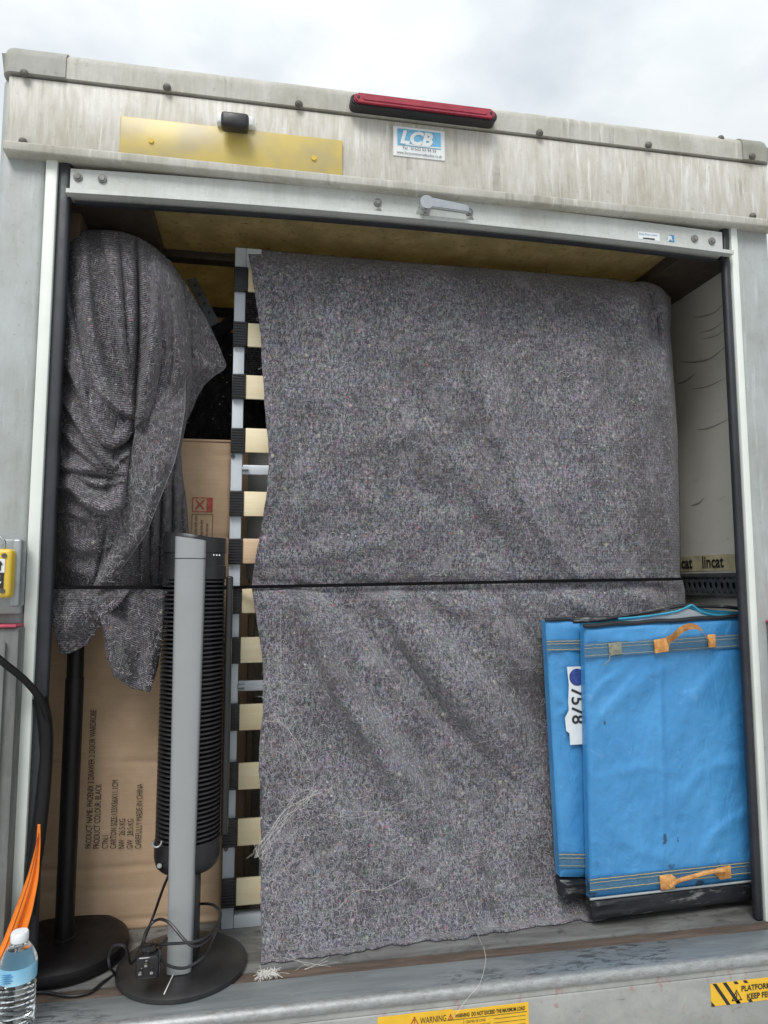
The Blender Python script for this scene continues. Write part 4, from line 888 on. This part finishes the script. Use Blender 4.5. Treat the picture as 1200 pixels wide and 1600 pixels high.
fz = []
for G, n_ in ((A1[0], 1400), (A2[0], 380), (A3[0], 380), (A4[0], 180), (A5[0], 260)):
    g0, g1 = G.shape[:2]
    for a_, b_ in zip(rng.integers(4, g0-4, n_), rng.integers(3, g1-3, n_)):
        p = G[a_, b_]; t = rng.random()*6.28; L = .004+.014*rng.random()**2; k = np.linspace(-1, 1, 4)[:, None]; d = np.array([math.cos(t), 0, math.sin(t)]); e = np.array([-math.sin(t), 0, math.cos(t)])
        fz.append(p+np.array([0, -.004, 0])+d*k*L/2+e*(k**2)*L*.3*rng.normal())
strips('loose_fibres', fz, .0005, M['fibre'], kb, 'stuff')

# ---- the strap across both blankets
sp = []
for px, py in ((60, 917), (84, 918), (130, 918), (180, 918), (230, 918), (262, 918)): sp.append(P(px, py, .02 if 80 < px < 240 else .06))
sp += [P(300, 918, .14), P(345, 918, .172), P(372, 918, .176), P(391, 917, .158)]
vi = int(vs*(NV-1))
for k in range(8, NU, 24): p = cob[vi, k]; sp.append(Vector((p[0], min(p[1], .168)-.006, P(400, 917-12.5*(k/NU)**1, p[1]).z)))
for q_ in sp[10:]:
    pass
sp.append(P(1067, 902, .19))
# keep it level in the picture
bm = bmesh.new(); cp = catmull(sp, 5); rr = []
for p in cp: rr.append([bm.verts.new((p.x, p.y-.0015, p.z-.0042)), bm.verts.new((p.x, p.y-.0015, p.z+.0042)), bm.verts.new((p.x, p.y+.0015, p.z+.0042)), bm.verts.new((p.x, p.y+.0015, p.z-.0042))])
for a_, b_ in zip(rr, rr[1:]):
    for j in range(4): bm.faces.new((a_[j], a_[(j+1)%4], b_[(j+1)%4], b_[j]))
tag(from_bm('load_strap', bm, plain('black_webbing', (.006, .006, .007), .85, 0, .2, 90, 0, .1)), 'thin black strap stretched level across both blankets', 'strap')

# ---- tower fan
c = PF(285, 1504, FZ+.012); fx, fy = c.x, c.y
fan = thing('tower_fan', (fx, fy, FZ), 'black tower fan with a silver front column on a round base', 'fan')
RB = .1385
lathe('fan_base', (fx, fy, FZ), [(RB-.006, 0), (RB, .004), (RB, .012), (RB-.008, .017), (RB-.03, .021), (.06, .030), (.04, .033), (.0005, .033)], M['dusty'], fan, 72)
bm = bmesh.new(); add_prism(bm, [(fx-.024, fy-.128, FZ+.0185), (fx-.022, fy-.128, FZ+.0185), (fx-.010, fy-.078, FZ+.0285), (fx-.012, fy-.078, FZ+.0285)], (0, 0, .0012)); from_bm('scratch', bm, M['fibre_white'], fan)
fb = fy+.005                                                    # body axis
zg1, zg0, zbt, ztop = P(300, 905, fy).z, P(290, 1310, fy).z, P(290, 1368, fy-.04).z, P(300, 845, fy-.08).z
xo = .004
bm = bmesh.new(); n = 30
def ring(bm, z, ro, ri, h, cx, cy, n=28):
    L = []
    for r, dz in ((ro, 0), (ro, h), (ri, h), (ri, 0)): L.append([bm.verts.new((cx+r*math.cos(2*math.pi*i/n), cy+r*math.sin(2*math.pi*i/n), z+dz)) for i in range(n)])
    for a, b in zip(L, L[1:]+L[:1]):
        for i in range(n): bm.faces.new((a[i], a[(i+1)%n], b[(i+1)%n], b[i]))
z = zg0
while z < zg1: ring(bm, z, .070, .050, .0036, fx+xo, fb); z += .0098
from_bm('grille', bm, M['grille'], fan, kind='stuff')
cyl('rotor', (fx+xo, fb, zg0), (fx+xo, fb, zg1), .024, M['black_matte'], fan, n=24)
bm = bmesh.new(); add_box(bm, fx+xo-.062, fx+xo+.066, fb+.030, fb+.066, zbt+.03, zg1+.04, .01); from_bm('rear_housing', bm, M['black'], fan)
lathe('lower_housing', (fx+xo, fb, zbt), [(.03, 0), (.058, .003), (.067, .012), (.0715, .03), (.0715, zg0-zbt), (.0005, zg0-zbt)], M['black'], fan, 40)
lathe('upper_housing', (fx+xo, fb, zg1), [(.0715, 0), (.0715, .030), (.0695, .032), (.0695, .060), (.0005, .060)], M['black'], fan, 40)
# slanted control top
bm = bmesh.new(); add_lathe(bm, (fx+xo, fb, 0), [(.0715, zg1+.0605), (.0715, ztop+.01), (.068, ztop+.016), (.0005, ztop+.016)], 40)
for v in bm.verts:
    if v.co.z > zg1+.1: v.co.z -= (v.co.x-fx)*.12
ctop = from_bm('control_top', bm, M['black'], fan)
for k in range(3): cyl('indicator', (fx+.050+.006*k, fb-.0560+.006*k, ztop-.030), (fx+.050+.006*k, fb-.046, ztop-.030), .0018, M['white_print'], fan, n=8)
bm = bmesh.new(); pr = []
for i in range(13):
    t = math.pi*i/12; pr.append((fx+.000+.0335*math.cos(math.pi-t) if True else 0, fb-.069-.016*math.sin(t)**.6))
pr2 = [(fx+.0335, fb-.044), (fx-.0335, fb-.044)]
prof = pr+pr2; zc0 = FZ+.028
a_ = [bm.verts.new((fx-.001+(x-fx)*.76, y, zc0)) for x, y in prof]; b_ = [bm.verts.new((x, y, ztop+.006-(x-fx)*.14)) for x, y in prof]
for i in range(len(prof)): bm.faces.new((a_[i], a_[(i+1)%len(prof)], b_[(i+1)%len(prof)], b_[i]))
bm.faces.new(a_); bm.faces.new(b_)
from_bm('front_column', bm, M['silver'], fan)
bm = bmesh.new(); zj = P(300, 873, fy-.08).z
for (x, y), (x2, y2) in zip(pr, pr[1:]):
    q_ = [bm.verts.new(v_) for v_ in ((x, y-.0006, zj), (x2, y2-.0006, zj), (x2, y2-.0006, zj+.0016), (x, y-.0006, zj+.0016))]; bm.faces.new(q_)
bmesh.ops.solidify(bm, geom=bm.faces[:], thickness=.001); from_bm('column_seam', bm, M['steel_dark'], fan)
box('stem', fx-.026, fx+.034, fb-.0435, fb+.02, FZ+.028, zbt+.002, M['black'], fan, .006)
p = P(353, 900, fy+.02); zz = P(352, 1300, fy+.02).z
box('side_bar', fx+.0765, fx+.091, fb-.01, fb+.05, zz, p.z, M['black'], fan, .005, 3)
p = P(245, 1314, fy-.06); pp = [(p.x+.010*math.cos(t), fb-.0635, p.z+.013*math.sin(t)) for t in [math.pi+math.pi*i/10 for i in range(11)]]
tube('chrome_ring', pp, .0022, M['chrome'], fan, 8, 2)
cyl('screw', (fx-.048, fb-.061, zbt+.030), (fx-.048, fb-.046, zbt+.030), .005, M['chrome'], fan, n=12)
# flex and plug
def fl(px, py, h=.005): return PF(px, py, FZ+h)
Yq = fy-.10
cord = [P(276,1345,fy+.03), P(258,1380,fy+.02), P(240,1430,fy+.04), P(222,1475,fy-.02), P(205,1505,fy-.06), P(196,1480,fy-.10), P(178,1478,fy-.09), P(170,1495,fy-.08), P(172,1512,fy-.08), fl(178,1522), fl(160,1535), fl(140,1550), fl(110,1556), fl(70,1550), fl(50,1552)]
tube('cord', cord, .0030, M['black'], fan, 8, 8)
tube('cord', [P(232,1485,Yq), P(225,1465,Yq), P(240,1440,Yq+.03), P(262,1440,Yq), P(300,1478,Yq-.03), P(330,1462,Yq), P(345,1430,Yq+.06), P(335,1415,Yq+.11), P(318,1412,Yq+.14), P(300,1416,Yq+.14), P(285,1430,Yq+.14)], .0030, M['black'], fan, 8, 8)
tube('cord', [P(236,1478,Yq), P(260,1475,Yq-.015), P(300,1472,Yq-.03), P(325,1462,Yq-.01), P(340,1445,Yq+.06), P(332,1470,Yq+.04), P(318,1495,Yq), P(290,1512,Yq-.012), P(262,1508,Yq-.012), P(250,1490,Yq-.01), P(262,1465,Yq+.03), P(300,1450,Yq+.06)], .0030, M['black'], fan, 8, 8)
c = P(232, 1503, Yq-.02)
bm = bmesh.new(); add_box(bm, c.x-.023, c.x+.023, Yq-.04, Yq+.002, c.z-.026, c.z+.020, .008, 3); add_box(bm, c.x-.014, c.x+.014, Yq-.030, Yq-.006, c.z+.018, c.z+.034, .005, 2)
pg = from_bm('plug', bm, plain('gloss_black', (.012, .012, .013), .1, 0, .2, 40), fan)
for x, z, l in ((-.011, -.004, .016), (.011, -.004, .016), (0, .012, .019)): box('plug_pin', c.x+x-.003, c.x+x+.003, Yq-.0405-l, Yq-.0405, c.z+z-.002, c.z+z+.002, M['chrome'], pg, .0006)

# ---- blue insulated boxes, folded flat
def slab(name, tl, tr, br, bl_, Yl, Yr, dep, m, parent, nu=90, nv=130, wr=(), seed=3, amp=.004):
    X, Yp, u, v = patch([tl, tr], [bl_, br], [tl, bl_], [tr, br], nu, nv, 0)
    Yd = Yl+(Yr-Yl)*u
    H = amp*fbm(X/60, Yp/90, seed)+.0012*fbm(X/16, Yp/16, seed+7, 3)
    for pts, w0, w1, am in wr: H = H+ridge(X, Yp, pts, w0, w1, am)
    ed = np.minimum(np.minimum(u, 1-u)*(nu/4), np.minimum(v, 1-v)*(nv/4)); Yd = Yd-H*np.clip(ed, 0, 1)+.008*(1-np.clip(ed, 0, 1))**2
    co = PA(X, Yp, Yd); nvv, nuu = X.shape
    back = co.copy(); back[..., 1] = Yl+(Yr-Yl)*u+dep
    # walls round the edge
    loop = [(0, j) for j in range(nuu)]+[(i, nuu-1) for i in range(1, nvv)]+[(nvv-1, j) for j in range(nuu-2, -1, -1)]+[(i, 0) for i in range(nvv-2, 0, -1)]
    c1, f1 = grid_arrays(co); c2, f2 = grid_arrays(back); idx = np.array([i*nuu+j for i, j in loop]); n = len(c1); nx = np.roll(idx, -1)
    f3 = np.stack([idx, nx, nx+n, idx+n], -1)
    me = mesh_np(name, np.concatenate([c1, c2]), np.concatenate([f1, f2[:, ::-1]+n, f3[:, ::-1]]), np.concatenate([np.stack([u, v], -1).reshape(-1, 2)]*2))
    o = link(name, me, m, parent); 
    try: me.set_sharp_from_angle(angle=math.radians(50))
    except Exception: pass
    return o, (X, Yp, Yd)
def on_face(q4, Yl, Yr, s, t, off):
    """a point of a box face: s across, t down"""
    (tlx, tly), (trx, try_), (brx, bry), (blx, bly) = q4
    x = (1-t)*((1-s)*tlx+s*trx)+t*((1-s)*blx+s*brx); y = (1-t)*((1-s)*tly+s*try_)+t*((1-s)*bly+s*bry)
    return P(x, y, Yl+(Yr-Yl)*s-off)
def band(name, q4, Yl, Yr, s0, s1, ta, tb, m, parent, off=.0055, n=24, stitch=True, wob=.0):
    bm = bmesh.new(); A, B = [], []
    for i in range(n+1):
        s = s0+(s1-s0)*i/n; w = wob*math.sin(i*.9)
        A.append(bm.verts.new(on_face(q4, Yl, Yr, s, ta, off+w))); B.append(bm.verts.new(on_face(q4, Yl, Yr, s, tb, off+w)))
    for i in range(n): bm.faces.new((A[i], A[i+1], B[i+1], B[i]))
    bmesh.ops.solidify(bm, geom=bm.faces[:], thickness=.0025)
    o = from_bm(name, bm, m, parent)
    if stitch:
        d = (tb-ta)*.14
        strips('stitching', [np.array([tuple(on_face(q4, Yl, Yr, s0+(s1-s0)*i/60, t_+.0005*math.sin(i*1.3), off+.0032)) for i in range(61)]) for t_ in (ta+d, tb-d, (ta+tb)/2-d)], .0012, M['stitch'], o)
    return o
# back box
qb = ((852,970), (1000,966), (1010,1372), (875,1370)); YL, YR = .080, .095
b2 = thing('insulated_box', (P(940,1400,YL).x, .12, FZ), 'blue folded insulated box with a 7578 sticker, tucked behind another blue box', 'insulated box', 'blue folded insulated boxes')
slab('panel', *qb, YL, YR, .035, M['blue'], b2, 60, 120, [([(870,1080),(885,1100),(912,1090)], 8, 8, .005), ([(880,1010),(900,1040),(905,1060)], 7, 9, .005), ([(868,1120),(890,1108),(920,1112)], 5, 6, .004), ([(884,1200),(890,1290),(905,1340)], 14, 14, .004)], 5)
band('reinforcing_band', qb, YL, YR, .0, 1, .075, .120, M['band'], b2); band('reinforcing_band', qb, YL, YR, .0, 1, .905, .965, M['band'], b2)
qk = ((875,1375), (1010,1377), (1010,1402), (880,1405)); slab('base_trim', *qk, YL-.004, YR-.004, .04, M['vinyl'], b2, 50, 16, [([(880,1385),(900,1380),(915,1378)], 4, 4, .006), ([(880,1400),(900,1395),(920,1400)], 3, 3, .006)], 7, .008)
tube('top_piping', [on_face(qb, YL, YR, s, -.004, -.004+.002*math.sin(s*20)) for s in np.linspace(0, 1, 10)], .0045, M['vinyl'], b2, 8, 3)
def poly_print(name, pts, Y, m, parent, d=.0016): return prism(name, [P(x, y, Y) for x, y in pts], (0, d, 0), m, parent)
Ysx = YL-.0065
stk = poly_print('sticker', [(886,1042), (918,1041), (920,1162), (891,1164), (890,1146), (885,1142), (883,1122), (889,1110), (888,1098), (889,1070)], Ysx, M['foil'], b2)
p = P(902, 1058, Ysx-.001); bm = bmesh.new(); add_cyl(bm, (p.x, Ysx-.0012, p.z), (p.x, Ysx-.0004, p.z), .0215, .0215, 28); from_bm('blue_seal', bm, plain('navy_print', (.025, .05, .22), .5, 0, .4, 120), stk)
text('7578', P(893, 1074, Ysx-.0012), .047, M['black_print'], stk, DNW, .98, bold=.0008)
# front box
qf = ((912,979), (1168,963), (1186,1374), (922,1404)); YL2, YR2 = .040, .065
b1 = thing('insulated_box', (P(1050,1400,YL2).x, .08, FZ), 'blue folded insulated box with orange handles, front one of the two', 'insulated box', 'blue folded insulated boxes')
W1 = [([(1033,985),(1032,1100),(1036,1220),(1035,1350)], 5, 4, .0035), ([(960,1110),(1010,1060),(1060,1035)], 8, 14, .005), ([(925,1140),(960,1095),(1000,1050)], 7, 10, .005), ([(920,1100),(940,1070),(975,1045)], 5, 8, .004), ([(1070,1130),(1090,1080),(1130,1040)], 10, 16, .005),
      ([(950,1210),(1010,1200),(1060,1210)], 10, 8, .003), ([(1060,1250),(1110,1200),(1160,1190)], 12, 10, .004), ([(960,1300),(1000,1330),(1050,1345)], 12, 12, .004), ([(1100,1330),(1130,1290),(1165,1270)], 8, 12, .005), ([(915,990),(980,1000),(1100,985)], 10, 10, .004)]
slab('panel', *qf, YL2, YR2, .030, M['blue'], b1, 130, 180, W1, 13, .008)
band('reinforcing_band', qf, YL2, YR2, 0, 1, .062, .116, M['band'], b1, .0065); band('reinforcing_band', qf, YL2, YR2, 0, 1, .925, .978, M['band'], b1, .0065)
qk = ((922,1405), (1186,1375), (1186,1404), (927,1437)); slab('base_trim', *qk, YL2-.004, YR2-.004, .034, M['vinyl'], b1, 90, 18, [([(925,1420),(940,1415),(960,1412)], 4, 4, .008), ([(930,1434),(960,1430),(1000,1424)], 3, 3, .006)], 17, .008)
tube('base_piping', [on_face(qf, YL2, YR2, s, 1.003, .005) for s in np.linspace(0, 1, 12)], .0028, plain('grey_piping', (.35, .37, .37), .6), b1, 8, 3)
tube('top_piping', [on_face(qf, YL2, YR2, s, -.003+.002*math.sin(s*25), .002*math.sin(s*14)) for s in np.linspace(0, 1, 16)], .0055, M['vinyl'], b1, 8, 3)
# folded sides standing behind the front panel: rear edge, lining
rear = [(905,975), (966,966), (1010,962), (1060,953), (1080,946), (1105,952), (1140,955), (1160,956)]
bm = bmesh.new(); A, B = [], []
for i, (x, y) in enumerate(rear): A.append(bm.verts.new(P(x, y, .084+.006*(i % 2)))); B.append(bm.verts.new(P(x, y+60, .083)))
for i in range(len(rear)-1): bm.faces.new((A[i], A[i+1], B[i+1], B[i]))
bmesh.ops.solidify(bm, geom=bm.faces[:], thickness=.004); from_bm('lining', bm, M['teal'], b1)
bm = bmesh.new(); A, B = [], []
for i, (x, y) in enumerate([(955,974), (1000,966), (1045,960), (1075,951), (1090,956), (1110,964)]): A.append(bm.verts.new(P(x, y, .082-.004))); B.append(bm.verts.new(P(x, y+45, .080-.003)))
for i in range(5): bm.faces.new((A[i], A[i+1], B[i+1], B[i]))
bmesh.ops.solidify(bm, geom=bm.faces[:], thickness=.002); from_bm('inner_lining', bm, M['foil'], b1)
tube('rear_piping', [P(x, y-1, .088) for x, y in [(895,972), (935,970), (975,963), (1010,958), (1045,951), (1070,947), (1095,948), (1130,949), (1150,951), (1162,953)]], .005, M['vinyl'], b1, 8, 3)
tube('teal_edge', [P(x, y, .076) for x, y in [(966,967), (1010,963), (1058,955), (1078,946), (1084,947), (1096,956), (1125,962), (1160,960)]], .0028, M['teal'], b1, 8, 3)
# orange handles
def ribbon(name, pts, wv, m, parent):
    bm = bmesh.new(); q = catmull(pts, 6); A = [bm.verts.new(p+wv[0]) for p in q]; B = [bm.verts.new(p+wv[1]) for p in q]
    for i in range(len(q)-1): bm.faces.new((A[i], A[i+1], B[i+1], B[i]))
    bmesh.ops.solidify(bm, geom=bm.faces[:], thickness=.003); return from_bm(name, bm, m, parent)
Yh = .036
def patch4(name, pts, Y, m, parent): return prism(name, [P(x, y, Y) for x, y in pts], (0, .004, 0), m, parent, .001)
h = patch4('handle', [(1022,1000), (1040,997), (1047,1001), (1045,1018), (1024,1021)], Yh-.002, M['handle'], b1)
patch4('handle_tab', [(1106,992), (1118,991), (1119,1011), (1108,1012)], Yh+.004, M['handle'], h)
ribbon('handle_loop', [P(1042,1001,Yh-.004), P(1052,996,Yh-.020), P(1064,985,Yh-.032), P(1080,979,Yh-.036), P(1094,983,Yh-.030), P(1102,994,Yh-.016), P(1110,1004,Yh-.002)], (Vector((0, .006, .008)), Vector((0, -.006, -.006))), M['handle'], h)
h = patch4('handle', [(1031,1369), (1050,1367), (1056,1371), (1055,1389), (1033,1391)], Yh+.002, M['handle'], b1)
patch4('handle_tab', [(1121,1357), (1142,1353), (1143,1372), (1126,1375), (1117,1366)], Yh+.010, M['handle'], h)
tube('handle_loop', [P(1048,1385,Yh-.004), P(1058,1377,Yh-.012), P(1085,1369,Yh-.014), P(1112,1362,Yh-.008), P(1132,1360,Yh+.004)], .0052, M['handle'], h, 8, 6)
patch4('velcro_patch', [(951,1005), (971,1003), (972,1022), (953,1025)], Yh-.004, M['velcro'], b1)
strips('loose_thread', [np.array([tuple(P(x, y, .031)) for x, y in ((953,1020), (953,1030), (948,1036), (944,1040), (942,1038))])], .002, M['velcro'], b1)

# ---- water bottle
c = PF(24, 1607, FZ); bz = FZ+.003; by = c.y; bx = c.x
bt = thing('water_bottle', (bx, by, bz), 'clear plastic water bottle with a blue label standing on the sill', 'bottle')
prof = [(.0005, .004), (.024, .0), (.031, .004), (.0325, .012)]
z = .018
while z < .105: prof += [(.0305, z), (.0330, z+.0055)]; z += .0115
prof += [(.0325, .112), (.0325, .140), (.0325, .148), (.030, .156), (.025, .168), (.019, .179), (.0140, .187), (.0130, .190), (.0130, .200), (.0005, .200)]
sh = P(24, 1455, by).z-bz; k = sh/.210; prof = [(r, z*k) for r, z in prof]
lathe('bottle_body', (bx, by, bz), prof, M['pet'], bt, 40)
bm = bmesh.new(); ring(bm, bz+.108*k, .0334, .0330, .034*k, bx, by, 48); lb = from_bm('bottle_label', bm, M['blabel'], bt)
for k_ in range(5): box('label_print', bx-.018, bx-.002+.003*(k_ % 2), by-.0345, by-.0335, bz+(.116+.0045*k_)*k, bz+(.1175+.0045*k_)*k, M['blue_print'], lb, 0)
lathe('bottle_cap', (bx, by, bz+.189*k), [(.0155, 0), (.0160, .002), (.0160, .016*k), (.0145, .020*k), (.0005, .021*k)], M['white_print'], bt, 32)

# ------------------------------------------------------------------ lettering becomes plain mesh
dg = bpy.context.evaluated_depsgraph_get()
for o in [o for o in scene.objects if o.type == 'FONT']:
    me = bpy.data.meshes.new_from_object(o.evaluated_get(dg)); me.materials.clear(); me.materials.append(o.data.materials[0])
    n = bpy.data.objects.new('lettering', me); C.objects.link(n)
    n.parent = o.parent; n.matrix_parent_inverse = o.matrix_parent_inverse.copy(); n.matrix_basis = o.matrix_basis.copy()
    bpy.data.objects.remove(o)
